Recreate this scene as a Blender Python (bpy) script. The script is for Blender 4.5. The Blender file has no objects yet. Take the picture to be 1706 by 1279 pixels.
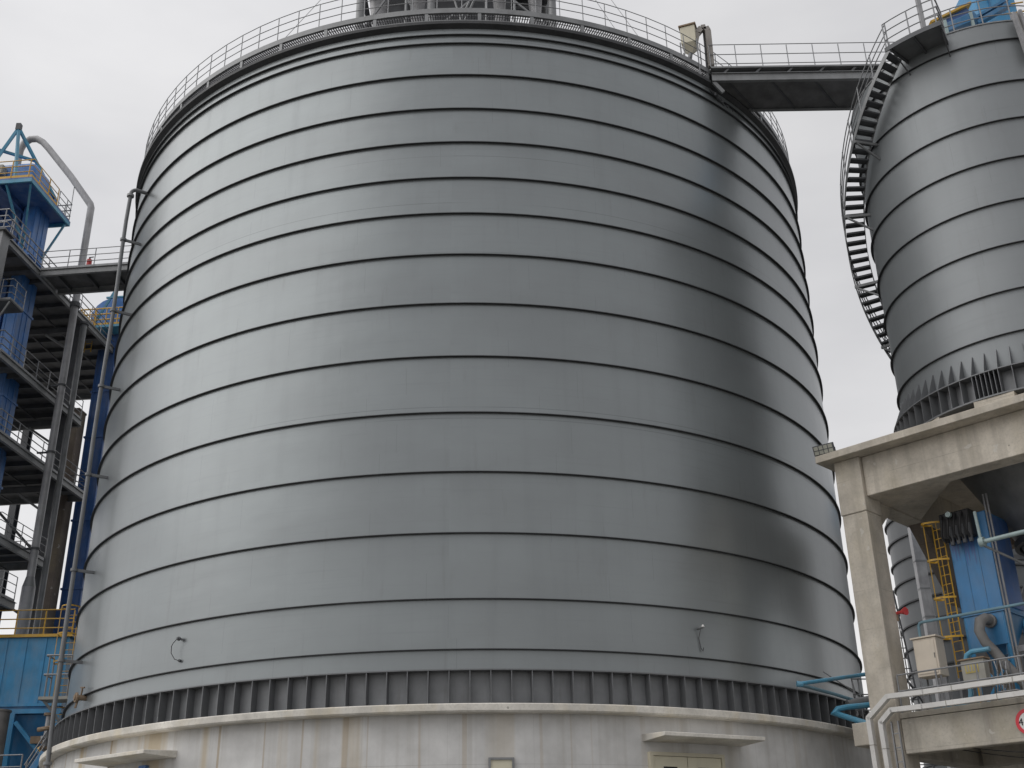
import bpy, bmesh, math, random
from mathutils import Vector, Matrix
random.seed(7)
R_ = math.radians
scene = bpy.context.scene
COL = scene.collection
V3 = Vector

# ------------------------------------------------------------------ survey
F = 1904.94; PITCH = R_(24.7687); ROLL = R_(-0.99617); CAMH = 1.6
CAM = V3((0, 0, CAMH))
def ray(x, y):
    u, v = (x-853)/F, -(y-639.5)/F
    c, s = math.cos(ROLL), math.sin(ROLL)
    u, v = c*u-s*v, s*u+c*v
    return V3((u, math.cos(PITCH)-v*math.sin(PITCH), math.sin(PITCH)+v*math.cos(PITCH)))
def at_d(x, y, D):
    d = ray(x, y); return CAM+d*(D/math.hypot(d.x, d.y))
def at_y(x, y, Y):
    d = ray(x, y); return CAM+d*(Y/d.y)
def at_cyl(x, y, R, c):
    d = ray(x, y); cx, cy = c
    A = d.x**2+d.y**2; B = d.x*cx+d.y*cy; Q = cx*cx+cy*cy-R*R
    t = (B-math.sqrt(max(B*B-A*Q, 0)))/A
    return CAM+d*t

S1 = (-2.0, 49.65); R1 = 16.0                 # large silo
S2 = (17.87, 35.45); R2 = 4.5                 # silo on the concrete frame
SQ = math.sqrt(.5)
def UW(u, w, z): return V3((SQ*u+SQ*w, -SQ*u+SQ*w, z))       # axes of the concrete frame
UD = V3((SQ, -SQ, 0)); WD = V3((SQ, SQ, 0))
TH = V3((.995, -.10, 0)); TV = V3((.10, .995, 0)); TG = V3((-24.11, 50.55, 0))
def T(h, v, z): p = TG+TH*h+TV*v; p.z = z; return p           # axes of the steel tower
def PC(c, R, deg, z): a = R_(deg); return V3((c[0]+R*math.sin(a), c[1]+R*math.cos(a), z))

# ------------------------------------------------------------------ materials
class NT:
    def __init__(s, name):
        s.m = bpy.data.materials.new(name); s.m.use_nodes = True
        s.t = s.m.node_tree; s.b = s.t.nodes['Principled BSDF']
    def n(s, typ, **kw):
        nd = s.t.nodes.new(typ)
        for k, v in kw.items():
            if k.startswith('i_'):
                key = k[2:]; key = int(key) if key.isdigit() else key.replace('_', ' ')
                if hasattr(v, 'is_linked') or isinstance(v, bpy.types.NodeSocket): s.t.links.new(v, nd.inputs[key])
                else: nd.inputs[key].default_value = v
            else: setattr(nd, k, v)
        return nd
    def math(s, op, a, b=None, c=None, clamp=False):
        nd = s.t.nodes.new('ShaderNodeMath'); nd.operation = op; nd.use_clamp = clamp
        for i, v in enumerate((a, b, c)):
            if v is None: continue
            if isinstance(v, bpy.types.NodeSocket): s.t.links.new(v, nd.inputs[i])
            else: nd.inputs[i].default_value = v
        return nd.outputs[0]
    def link(s, a, b): s.t.links.new(a, b)
    def mix(s, f, a, b):
        nd = s.t.nodes.new('ShaderNodeMix'); nd.data_type = 'RGBA'
        for i, v in ((0, f), (6, a), (7, b)):
            if isinstance(v, bpy.types.NodeSocket): s.t.links.new(v, nd.inputs[i])
            elif i == 0: nd.inputs[0].default_value = v
            else: nd.inputs[i].default_value = (*v, 1) if len(v) == 3 else v
        return nd.outputs[2]
    def ramp(s, f, stops):
        nd = s.t.nodes.new('ShaderNodeValToRGB'); s.t.links.new(f, nd.inputs[0])
        el = nd.color_ramp.elements
        while len(el) < len(stops): el.new(.5)
        for e, (p, c) in zip(el, stops): e.position = p; e.color = (*c, 1) if not isinstance(c, (int, float)) else (c, c, c, 1)
        return nd.outputs[0]
    def noise(s, vec, scale, detail=4, rough=.55):
        nd = s.n('ShaderNodeTexNoise'); s.link(vec, nd.inputs['Vector'])
        nd.inputs['Scale'].default_value = scale; nd.inputs['Detail'].default_value = detail; nd.inputs['Roughness'].default_value = rough
        return nd.outputs[0]
    def coords(s): return s.n('ShaderNodeTexCoord').outputs['Object']
    def scaled(s, vec, sc):
        nd = s.n('ShaderNodeMapping'); s.link(vec, nd.inputs[0]); nd.inputs['Scale'].default_value = sc; return nd.outputs[0]
    def bump(s, h, st, dist=.02):
        nd = s.n('ShaderNodeBump'); s.link(h, nd.inputs['Height']); nd.inputs['Strength'].default_value = st; nd.inputs['Distance'].default_value = dist
        s.link(nd.outputs[0], s.b.inputs['Normal'])

def paint(name, col, rough=.5, metal=0., var=.18, scale=1.6, rust=0., dirt=(.12, .11, .10), dust=0.):
    t = NT(name); c = t.coords()
    n1 = t.noise(c, scale, 5); n2 = t.noise(t.scaled(c, (6, 6, .7)), 1.0, 4)
    dark = tuple(x*(1-var*1.6) for x in col); lite = tuple(min(1, x*(1+var)) for x in col)
    k = t.mix(t.ramp(n1, [(.3, 0), (.7, 1)]), dark, lite)
    k = t.mix(t.math('MULTIPLY', t.ramp(n2, [(.55, 0), (.8, 1)]), .35), k, dirt)
    n4 = t.noise(t.scaled(c, (1.5, 1.5, .45)), 1.1, 6, .65)
    k = t.mix(t.math('MULTIPLY', t.ramp(n4, [(.45, 0), (.75, 1)]), dust), k, (.36, .35, .33))
    if rust:
        n3 = t.noise(c, scale*3, 6, .7)
        k = t.mix(t.math('MULTIPLY', t.ramp(n3, [(.6, 0), (.72, 1)]), rust), k, (.16, .07, .03))
    t.link(k, t.b.inputs['Base Color']); t.b.inputs['Metallic'].default_value = metal
    r = t.math('MULTIPLY_ADD', n1, .25, rough-.12); t.link(r, t.b.inputs['Roughness'])
    t.bump(n1, .15, .01)
    return t.m

def concrete(name, col, stain=.4, streak=.5, yellow=(.36, .31, .2), board=0.):
    t = NT(name); c = t.coords()
    n1 = t.noise(c, .9, 8, .62); n2 = t.noise(t.scaled(c, (2.2, 2.2, .12)), 1.2, 5, .6); n3 = t.noise(c, 14, 4, .6)
    n4 = t.noise(t.scaled(c, (1.3, 1.3, .5)), .8, 3)
    k = t.mix(t.ramp(n1, [(.3, 0), (.68, 1)]), tuple(x*.68 for x in col), tuple(min(1, x*1.12) for x in col))
    k = t.mix(t.math('MULTIPLY', t.ramp(n2, [(.5, 0), (.72, 1)]), streak), k, tuple(x*.5 for x in col))
    k = t.mix(t.math('MULTIPLY', t.ramp(n4, [(.5, 0), (.7, 1)]), stain), k, yellow)
    sp = t.noise(c, 3.1, 2)
    k = t.mix(t.math('MULTIPLY', t.ramp(sp, [(.68, 0), (.72, 1)]), .55), k, (.62, .6, .56))
    k = t.mix(t.math('MULTIPLY', t.ramp(n3, [(.35, 1), (.5, 0)]), .25), k, tuple(x*.55 for x in col))
    sz = t.n('ShaderNodeSeparateXYZ'); t.link(c, sz.inputs[0])
    jn = t.math('LESS_THAN', t.math('FRACT', t.math('DIVIDE', t.math('ADD', sz.outputs[2], .37), 1.22)), .012)
    gj = t.ramp(t.noise(c, .8, 2), [(.42, 0), (.58, 1)])
    k = t.mix(t.math('MULTIPLY', t.math('MULTIPLY', jn, gj), .5), k, tuple(x*.4 for x in col))
    vo = t.n('ShaderNodeTexVoronoi'); t.link(c, vo.inputs['Vector']); vo.inputs['Scale'].default_value = .9
    k = t.mix(t.math('MULTIPLY', t.math('LESS_THAN', vo.outputs['Distance'], .035), .6), k, tuple(x*.3 for x in col))
    t.link(k, t.b.inputs['Base Color']); t.b.inputs['Roughness'].default_value = .88
    t.b.inputs['Specular IOR Level'].default_value = .25
    t.bump(t.math('ADD', n1, t.math('MULTIPLY', n3, .4)), .35, .02)
    return t.m

def shell_mat(name, base, seams, R, rough=.31, metal=.85):
    """rolled zinc steel sheet: faint welds, patchy sheen, dirt runs under the hoops"""
    t = NT(name); c = t.coords()
    sx = t.n('ShaderNodeSeparateXYZ'); t.link(c, sx.inputs[0]); X, Y, Z = sx.outputs
    ang = t.math('ARCTAN2', X, Y); arc = t.math('MULTIPLY', ang, R)
    cv = t.n('ShaderNodeCombineXYZ'); t.link(arc, cv.inputs[0]); t.link(Z, cv.inputs[2]); P = cv.outputs[0]
    n1 = t.noise(t.scaled(P, (.16, 1, .35)), 1., 5, .6)      # broad panels
    n2 = t.noise(t.scaled(P, (.25, 1, 9.)), 1., 4, .6)       # rolling lines along the sheet
    n3 = t.noise(t.scaled(P, (1.6, 1, .12)), 1., 5, .6)      # runs
    k = t.mix(t.ramp(n1, [(.35, 0), (.65, 1)]), tuple(x*.93 for x in base), (base[0]*1.04, base[1]*1.05, base[2]*1.05))
    k = t.mix(t.math('MULTIPLY', t.ramp(n2, [(.55, 0), (.75, 1)]), .28), k, tuple(x*.78 for x in base))
    k = t.mix(t.math('MULTIPLY', t.ramp(n3, [(.52, 0), (.75, 1)]), .22), k, tuple(x*.72 for x in base))
    dr = t.noise(t.scaled(P, (3.2, 1, .35)), 1., 4, .65)
    k = t.mix(t.math('MULTIPLY', t.ramp(dr, [(.6, 0), (.72, 1)]), .2), k, (.17, .165, .16))
    m = None
    for i, (zz, hw) in enumerate(seams):
        d = t.math('ABSOLUTE', t.math('SUBTRACT', Z, zz))
        s_ = t.math('LESS_THAN', d, hw)
        m = s_ if m is None else t.math('MAXIMUM', m, s_)
    gate = t.ramp(t.noise(t.scaled(P, (.12, 1, .6)), 1., 2), [(.44, 0), (.56, 1)])
    m = t.math('MULTIPLY', m, gate)
    # staggered vertical welds
    row = t.math('FLOOR', t.math('DIVIDE', Z, .985))
    wn = t.n('ShaderNodeTexWhiteNoise', noise_dimensions='1D'); t.link(row, wn.inputs['W'])
    fr = t.math('FRACT', t.math('ADD', t.math('DIVIDE', arc, 7.3), wn.outputs['Value']))
    vs = t.math('LESS_THAN', fr, .0016)
    m = t.math('MAXIMUM', m, t.math('MULTIPLY', vs, .8))
    k = t.mix(t.math('MULTIPLY', m, .3), k, (.06, .06, .065))
    t.link(k, t.b.inputs['Base Color']); t.b.inputs['Metallic'].default_value = metal
    t.link(t.math('ADD', t.math('MULTIPLY', n1, .10), t.math('MULTIPLY_ADD', n3, .10, rough-.10)), t.b.inputs['Roughness'])
    bl = t.noise(t.scaled(P, (.35, 1, .8)), 1., 2)
    pl = t.noise(t.scaled(P, (.5, 1, .55)), 1., 3)
    t.bump(t.math('ADD', bl, t.math('MULTIPLY_ADD', n2, .04, t.math('MULTIPLY', pl, .8))), .2, .06)
    return t.m

def base_wall_mat():
    t = NT('cast_concrete_base'); c = t.coords()
    sx = t.n('ShaderNodeSeparateXYZ'); t.link(c, sx.inputs[0]); X, Y, Z = sx.outputs
    ang = t.math('ARCTAN2', X, t.math('MULTIPLY', Y, -1)); arc = t.math('MULTIPLY', ang, 16.2)
    cv = t.n('ShaderNodeCombineXYZ'); t.link(arc, cv.inputs[0]); t.link(Z, cv.inputs[2]); P = cv.outputs[0]
    n1 = t.noise(t.scaled(P, (.5, 1, .5)), 1.2, 7, .62); n2 = t.noise(t.scaled(P, (2.6, 1, .05)), 1., 5, .62)
    n3 = t.noise(t.scaled(P, (.75, 1, .03)), 1.3, 3, .5); fine = t.noise(P, 16, 4)
    k = t.mix(t.ramp(n1, [(.3, 0), (.7, 1)]), (.50, .495, .485), (.76, .755, .745))
    k = t.mix(t.math('MULTIPLY', t.ramp(n2, [(.5, 0), (.68, 1)]), .38), k, (.42, .40, .365))
    # rust-yellow runs, stronger on the left of the wall
    left = t.n('ShaderNodeMapRange'); t.link(arc, left.inputs[0])
    for i, v in enumerate((-14., 6., 1., .12)): left.inputs[i+1].default_value = v
    k = t.mix(t.math('MULTIPLY', t.math('MULTIPLY', t.ramp(n3, [(.56, 0), (.64, 1)]), .75), left.outputs[0]), k, (.5, .39, .22))
    n5 = t.noise(t.scaled(P, (1.9, 1, .02)), 1.7, 2, .5)
    k = t.mix(t.math('MULTIPLY', t.math('MULTIPLY', t.ramp(n5, [(.62, 0), (.66, 1)]), .8), left.outputs[0]), k, (.36, .25, .12))
    j = t.math('LESS_THAN', t.math('FRACT', t.math('DIVIDE', arc, 2.44)), .006)
    j2 = t.math('LESS_THAN', t.math('ABSOLUTE', t.math('SUBTRACT', Z, 5.35)), .008)
    k = t.mix(t.math('MULTIPLY', t.math('MAXIMUM', t.math('MULTIPLY', j, .5), j2), t.math('MULTIPLY', n1, .5)), k, (.2, .18, .16))
    t.link(k, t.b.inputs['Base Color']); t.b.inputs['Roughness'].default_value = .85
    t.b.inputs['Specular IOR Level'].default_value = .3
    t.bump(t.math('ADD', n1, t.math('MULTIPLY', fine, .3)), .25, .02)
    return t.m

RING_Z = [31.64, 31.23, 29.73, 28.19, 26.70, 25.17, 23.68, 22.02, 20.11, 18.14, 16.14, 14.12, 12.13, 10.09, 8.59]
seams1 = []
for a, b in zip(RING_Z[1:-1], RING_Z[2:]): seams1.append(((a+b)/2+.05, .012))
seams1 += [(9.0, .012)]
RING2_Z = [28.65, 26.88, 25.36, 23.83, 22.23, 20.68, 19.08, 17.64]
M = {}
M['shell'] = shell_mat('zinc_steel_shell', (.268, .288, .296), seams1, 16.0, .31, .48)
M['shell2'] = shell_mat('zinc_steel_shell_small', (.232, .246, .256), [((a+b)/2, .01) for a, b in zip(RING2_Z, RING2_Z[1:])], 4.5, .44, .28)
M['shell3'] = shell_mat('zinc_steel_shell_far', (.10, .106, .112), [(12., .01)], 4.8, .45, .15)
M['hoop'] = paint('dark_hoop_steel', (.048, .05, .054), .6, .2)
M['rib'] = paint('grey_rib_paint', (.18, .186, .195), .5, .25, .12)
M['skirt'] = paint('dull_skirt_paint', (.24, .247, .257), .5, .3, .12)
M['grey'] = paint('grey_steel_paint', (.24, .246, .252), .5, .3, .15)
M['grey_light'] = paint('light_grey_steel', (.34, .34, .35), .5, .2, .15)
M['rail'] = paint('galvanised_rail', (.25, .255, .265), .45, .4, .15)
M['dark'] = paint('dark_steel', (.10, .104, .112), .6, .2, .2)
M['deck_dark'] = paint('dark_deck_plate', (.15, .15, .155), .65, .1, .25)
M['blue'] = paint('deep_blue_paint', (.06, .20, .52), .42, 0, .14, dust=.32)
M['blue_dark'] = paint('navy_paint', (.04, .12, .34), .45, 0, .14, dust=.32)
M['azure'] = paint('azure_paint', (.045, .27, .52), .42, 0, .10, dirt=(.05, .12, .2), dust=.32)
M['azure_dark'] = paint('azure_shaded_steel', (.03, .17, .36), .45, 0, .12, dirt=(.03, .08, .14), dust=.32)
M['conduit'] = paint('grey_blue_conduit', (.15, .26, .32), .45, .1, .12)
M['azure_in'] = paint('shaded_streaked_azure_paint', (.035, .19, .42), .42, 0, .10, dirt=(.03, .09, .16), dust=.12)  # azure deepened so the colour carries the shade inside the concrete frame
M['teal'] = paint('teal_blue_paint', (.07, .30, .46), .45, 0, .12, dust=.32)
M['yellow'] = paint('safety_yellow', (.62, .36, .03), .45, 0, .14, rust=.5, dust=.32)
M['cream'] = paint('cream_enamel', (.58, .54, .42), .45, 0, .06, dirt=(.4, .36, .28))
M['beige'] = paint('beige_enamel', (.60, .53, .44), .45, 0, .06, dirt=(.4, .35, .28))
M['boxgrey'] = paint('grey_box_enamel', (.34, .33, .29), .5, 0, .08)
M['white'] = paint('white_tray_enamel', (.66, .65, .63), .45, 0, .08, rust=.25, dirt=(.42, .4, .36))
M['mint'] = paint('pale_green_pipe_paint', (.34, .43, .43), .45, 0, .1)
M['bluepipe'] = paint('light_blue_pipe_paint', (.09, .33, .5), .4, 0, .12, dust=.32)
M['red'] = paint('red_paint', (.6, .06, .06), .4, 0, .1)
M['rust'] = paint('rusty_steel', (.26, .19, .13), .75, .1, .3, rust=.9)
M['duct'] = paint('grey_hose', (.2, .195, .19), .7, 0, .2)
M['duct_rust'] = paint('rust_streaked_duct', (.3, .28, .26), .6, .1, .2, scale=1.2, rust=.75)
M['black'] = paint('black_rubber', (.015, .015, .017), .6, 0, .1)
M['concrete'] = concrete('weathered_concrete', (.60, .55, .475), .3, .6, (.48, .42, .3))
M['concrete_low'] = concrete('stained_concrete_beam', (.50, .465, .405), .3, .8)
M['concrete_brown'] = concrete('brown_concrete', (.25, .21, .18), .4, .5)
M['basewall'] = base_wall_mat()
M['ledge'] = concrete('pale_concrete_ledge', (.74, .71, .65), .4, .25, (.6, .5, .31))
M['signwhite'] = paint('sign_white', (.75, .74, .72), .5, 0, .03)
M['signred'] = paint('sign_red', (.62, .03, .05), .45, 0, .03)
M['lens'] = paint('lamp_lens', (.42, .42, .36), .25, 0, .06)
M['plate_yellow'] = paint('yellow_panel', (.5, .4, .12), .5, 0, .1)
M['leaf'] = paint('cream_door_paint', (.66, .62, .48), .45, 0, .06, dirt=(.45, .4, .3))
def glass():
    t = NT('dark_glazing'); t.b.inputs['Base Color'].default_value = (.02, .025, .03, 1); t.b.inputs['Roughness'].default_value = .15; return t.m
M['glass'] = glass()
def ground_mat():
    t = NT('yard_concrete'); c = t.coords(); n = t.noise(c, .15, 8, .6)
    t.link(t.mix(n, (.10, .098, .092), (.2, .195, .18)), t.b.inputs['Base Color']); t.b.inputs['Roughness'].default_value = .9; return t.m
M['ground'] = ground_mat()

# ------------------------------------------------------------------ mesh builder
class MB:
    def __init__(s): s.v = []; s.f = []
    def add(s, vs, fs):
        o = len(s.v); s.v += [tuple(v) for v in vs]; s.f += [tuple(i+o for i in f) for f in fs]; return s
    def obox(s, c, a, b, d):
        c, a, b, d = V3(c), V3(a), V3(b), V3(d)
        vs = [c+a*i+b*j+d*k for i in (-1, 1) for j in (-1, 1) for k in (-1, 1)]
        return s.add(vs, [(0, 1, 3, 2), (4, 6, 7, 5), (0, 4, 5, 1), (2, 3, 7, 6), (0, 2, 6, 4), (1, 5, 7, 3)])
    def box(s, lo, hi):
        lo, hi = V3(lo), V3(hi); h = (hi-lo)/2
        return s.obox((lo+hi)/2, (h.x, 0, 0), (0, h.y, 0), (0, 0, h.z))
    def tbox(s, fn, lo, hi):
        """box in the oblique axes of fn (T or UW)"""
        c = fn(*[(a+b)/2 for a, b in zip(lo, hi)]); o = fn(0, 0, 0)
        e = [(fn(*(1 if i == k else 0 for k in range(3)))-o)*((hi[i]-lo[i])/2) for i in range(3)]
        return s.obox(c, *e)
    def bar(s, p, q, w, h=None, up=(0, 0, 1)):
        p, q = V3(p), V3(q); h = h or w; d = q-p; L = d.length
        if L < 1e-6: return s
        d.normalize(); up = V3(up)
        if abs(d.dot(up)) > .98: up = V3((0, 1, 0))
        x = d.cross(up).normalized(); y = x.cross(d)
        return s.obox((p+q)/2, d*(L/2), x*(w/2), y*(h/2))
    def ibeam(s, p, q, h, b, t=.02, up=(0, 0, 1)):
        p, q = V3(p), V3(q); d = (q-p).normalized(); u = V3(up)
        if abs(d.dot(u)) > .98: u = V3((0, 1, 0))
        x = d.cross(u).normalized(); y = x.cross(d)
        s.bar(p+y*(h/2-t/2), q+y*(h/2-t/2), b, t, up); s.bar(p-y*(h/2-t/2), q-y*(h/2-t/2), b, t, up)
        return s.bar(p, q, t, h-2*t, up)
    def path(s, pts, r, n=8, r2=None, cap=True):
        pts = [V3(p) for p in pts]; N = len(pts); rings = []
        for i, p in enumerate(pts):
            t = (pts[min(i+1, N-1)]-pts[max(i-1, 0)]).normalized()
            if i == 0:
                a = V3((0, 0, 1)) if abs(t.z) < .9 else V3((1, 0, 0)); x = t.cross(a).normalized()
            else:
                x = (x-t*x.dot(t))
                x = x.normalized() if x.length > 1e-4 else t.cross(V3((0, 0, 1))).normalized()
            y = t.cross(x); rr = r if r2 is None else r+(r2-r)*i/(N-1)
            if 0 < i < N-1:
                c = (pts[i]-pts[i-1]).normalized().dot(t); rr = rr/max(c, .6)
            rings.append([p+(x*math.cos(2*math.pi*k/n)+y*math.sin(2*math.pi*k/n))*rr for k in range(n)])
        vs = [v for g in rings for v in g]; fs = []
        for i in range(N-1):
            for k in range(n): fs.append((i*n+k, i*n+(k+1) % n, (i+1)*n+(k+1) % n, (i+1)*n+k))
        if cap: fs += [tuple(range(n)), tuple((N-1)*n+k for k in range(n))]
        return s.add(vs, fs)
    def tube(s, p, q, r, n=8, r2=None): return s.path([p, q], r, n, r2)
    def lathe(s, c, prof, n=64, a0=0, a1=360, closed=True):
        """prof: list of (r,z); closed section swept about the vertical through c"""
        full = abs(a1-a0) >= 359.9; cnt = n if full else n+1; m = len(prof); vs = []
        for i in range(cnt):
            a = R_(a0+(a1-a0)*i/n)
            vs += [V3((c[0]+r*math.sin(a), c[1]+r*math.cos(a), z)) for r, z in prof]
        fs = []
        for i in range(n):
            j = (i+1) % cnt
            for k in range(m if closed else m-1): fs.append((i*m+k, i*m+(k+1) % m, j*m+(k+1) % m, j*m+k))
        if closed and not full: fs += [tuple(range(m)), tuple((cnt-1)*m+k for k in range(m))]
        return s.add(vs, fs)
    def ring(s, c, r0, r1, z0, z1, n=64, a0=0, a1=360): return s.lathe(c, [(r0, z0), (r1, z0), (r1, z1), (r0, z1)], n, a0, a1)
    def prism(s, poly, ext):
        poly = [V3(p) for p in poly]; e = V3(ext); m = len(poly)
        return s.add(poly+[p+e for p in poly], [tuple(range(m)), tuple(range(m, 2*m))]+[(i, (i+1) % m, m+(i+1) % m, m+i) for i in range(m)])
    def build(s, name, mat, parent=None, bevel=0, smooth=35, origin=None):
        org = V3(origin) if origin is not None else (world_loc(parent) if parent else V3((0, 0, 0)))
        me = bpy.data.meshes.new(name); me.from_pydata([V3(v)-org for v in s.v], [], s.f)
        bm = bmesh.new(); bm.from_mesh(me); bmesh.ops.recalc_face_normals(bm, faces=bm.faces); bm.to_mesh(me); bm.free()
        me.polygons.foreach_set('use_smooth', [True]*len(me.polygons)); me.set_sharp_from_angle(angle=R_(smooth)); me.update()
        o = bpy.data.objects.new(name, me); COL.objects.link(o)
        me.materials.append(M[mat] if isinstance(mat, str) else mat)
        if parent: o.parent = parent; o.location = org-world_loc(parent)
        else: o.location = org
        if bevel:
            b = o.modifiers.new('bevel', 'BEVEL'); b.width = bevel; b.segments = 2; b.limit_method = 'ANGLE'; b.angle_limit = R_(50)
        return o
def world_loc(o):
    p = V3(o.location)
    while o.parent: o = o.parent; p = p+V3(o.location)
    return p
def tag(o, label=None, cat=None, group=None, kind=None):
    if label: o['label'] = label
    if cat: o['category'] = cat
    if group: o['group'] = group
    if kind: o['kind'] = kind
    return o
def thing(name, loc, label, cat, group=None):
    o = bpy.data.objects.new(name, None); COL.objects.link(o); o.location = loc; o.empty_display_size = .3
    return tag(o, label, cat, group)
def copy_of(o, parent, world=None, rz=None):
    c = o.copy(); COL.objects.link(c); c.parent = parent
    if world is not None: c.location = V3(world)-world_loc(parent)
    if rz is not None: c.rotation_euler.z = rz
    return c

def guard_rail(parent, pts, mat='rail', height=1.1, levels=(1.1, .73, .37), every=1.2, r=.021, toe=.12, name='guard_rail', closed=False, extra_end=True):
    """rails and toe plate as one part; every post a sub-part"""
    pts = [V3(p) for p in pts]; up = V3((0, 0, 1)); m = MB()
    for L in levels: m.path([p+up*L for p in pts], r, 6, cap=not closed)
    if toe:
        for a, b in zip(pts, pts[1:]): m.bar(a+up*(toe/2+.01), b+up*(toe/2+.01), .008, toe)
    g = m.build(name, mat, parent)
    segs = [(a, b, (b-a).length) for a, b in zip(pts, pts[1:])]; tot = sum(x[2] for x in segs)
    n = max(1, round(tot/every)); proto = None
    for i in range(n+1 if not closed else n):
        d = tot*i/n; 
        for a, b, L in segs:
            if d <= L+1e-6: p = a+(b-a)*(d/L if L else 0); break
            d -= L
        if proto is None:
            proto = MB().tube(p, p+up*(height+.0), r*1.15, 6).build('post', mat, g, origin=p)
        else: copy_of(proto, g, p)
    return g

# ------------------------------------------------------------------ ground
g = MB().add([(-900, -600, 0), (900, -600, 0), (900, 1500, 0), (-900, 1500, 0)], [(0, 1, 2, 3)]).build('ground', 'ground'); tag(g, kind='structure')

# ------------------------------------------------------------------ large silo
silo = thing('storage_silo', (*S1, 6.96), 'huge ribbed grey steel silo filling the middle of the view on a concrete base', 'silo')
MB().lathe(S1, [(16.0, 7.0), (16.0, 32.0)], 192, closed=False).build('shell', 'shell', silo)
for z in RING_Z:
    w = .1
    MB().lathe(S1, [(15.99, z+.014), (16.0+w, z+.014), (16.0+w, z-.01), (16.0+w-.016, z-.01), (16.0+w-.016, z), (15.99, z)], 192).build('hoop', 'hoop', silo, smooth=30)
# skirt
MB().ring(S1, 15.99, 16.006, 7.0, 7.94, 192).build('skirt_plate', 'skirt', silo)
MB().ring(S1, 15.98, 16.32, 7.94, 7.975, 192).build('top_flange', 'rib', silo)
MB().ring(S1, 15.98, 16.36, 6.965, 7.0, 192).build('base_flange', 'rib', silo)
rib0 = None; rest = MB()
for i in range(170):
    a = (-0.15+i*360/170) % 360; p = PC(S1, 16.16, a, 0)
    d = V3((math.sin(R_(a)), math.cos(R_(a)), 0)); tt = V3((d.y, -d.x, 0))
    if 104 <= a <= 256:
        if rib0 is None:
            a0 = a
            m = MB().obox(p+V3((0, 0, 7.47)), d*.15, tt*.012, V3((0, 0, .468)))
            rib0 = m.build('stiffener_rib', 'rib', silo)
        else:
            c = copy_of(rib0, silo); c.rotation_euler.z = -R_(a-a0)
    else: rest.obox(p+V3((0, 0, 7.47)), d*.15, tt*.012, V3((0, 0, .468)))
tag(rest.build('stiffener_rib', 'rib', silo), kind='stuff')
# roof, eave and roof-edge walkway
MB().lathe(S1, [(15.9, 32.1), (15.9, 32.2), (3.0, 37.3), (0.01, 37.3), (0.01, 37.2), (3.0, 37.2)], 96).build('roof', 'dark', silo)
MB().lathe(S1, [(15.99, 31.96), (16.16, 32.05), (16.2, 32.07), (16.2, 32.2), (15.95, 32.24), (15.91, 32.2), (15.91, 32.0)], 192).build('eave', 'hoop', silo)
MB().ring(S1, 15.98, 16.08, 32.245, 32.34, 192).build('lower_ring_beam', 'grey', silo)
MB().ring(S1, 15.98, 16.08, 32.70, 32.93, 192).build('upper_ring_beam', 'grey', silo)
rb = None
for i in range(50):
    a = 176.4+i*7.2
    if rb is None: rb = MB().bar(PC(S1, 16.03, a, 32.343), PC(S1, 16.03, a, 32.697), .13, .07, UD*0+V3((math.sin(R_(a)), math.cos(R_(a)), 0))).build('edge_post', 'grey', silo)
    else: copy_of(rb, silo).rotation_euler.z = -R_(a-176.4)
gr = MB()
for i in range(1000):
    a = i*360/1000
    if 70 < a < 290: gr.bar(PC(S1, 15.05, a, 32.86), PC(S1, 15.97, a, 32.86), .034, .06)
for r in (15.05, 15.35, 15.65): gr.ring(S1, r, r+.03, 32.895, 32.91, 192)
gr.build('grating', 'grey_light', silo)
guard_rail(silo, [PC(S1, 16.03, 70+i*3.4, 32.93) for i in range(66)], every=.955, height=1.17, levels=(1.17, .78, .4), r=.017, toe=0)

# concrete base building
base = thing('silo_base', (*S1, 0), 'round pale concrete base with rust runs under the large silo', 'building')
MB().lathe(S1, [(16.25, 0), (16.25, 6.72), (15.6, 6.72), (15.6, 0)], 192).build('wall', 'basewall', base)
MB().lathe(S1, [(15.6, 6.72), (16.62, 6.72), (16.66, 6.76), (16.66, 6.93), (16.63, 6.96), (15.6, 6.96)], 192).build('ledge', 'ledge', base)
def canopy(deg, w, z, dep=1.15):
    c = PC(S1, 16.2, deg, z); d = V3((math.sin(R_(deg)), math.cos(R_(deg)), 0)); t = V3((d.y, -d.x, 0))
    m = MB(); L = w/2
    pro = [(-.1, 0), (dep, .03), (dep, .14), (-.1, .22)]
    return m.prism([c+t*L+d*a+V3((0, 0, b)) for a, b in pro], -t*w).build('canopy', 'ledge', base, bevel=.015), c, d, t
canopy(153.7, 3.5, 6.0)
canopy(-143.6, 3.4, 5.93)
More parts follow.
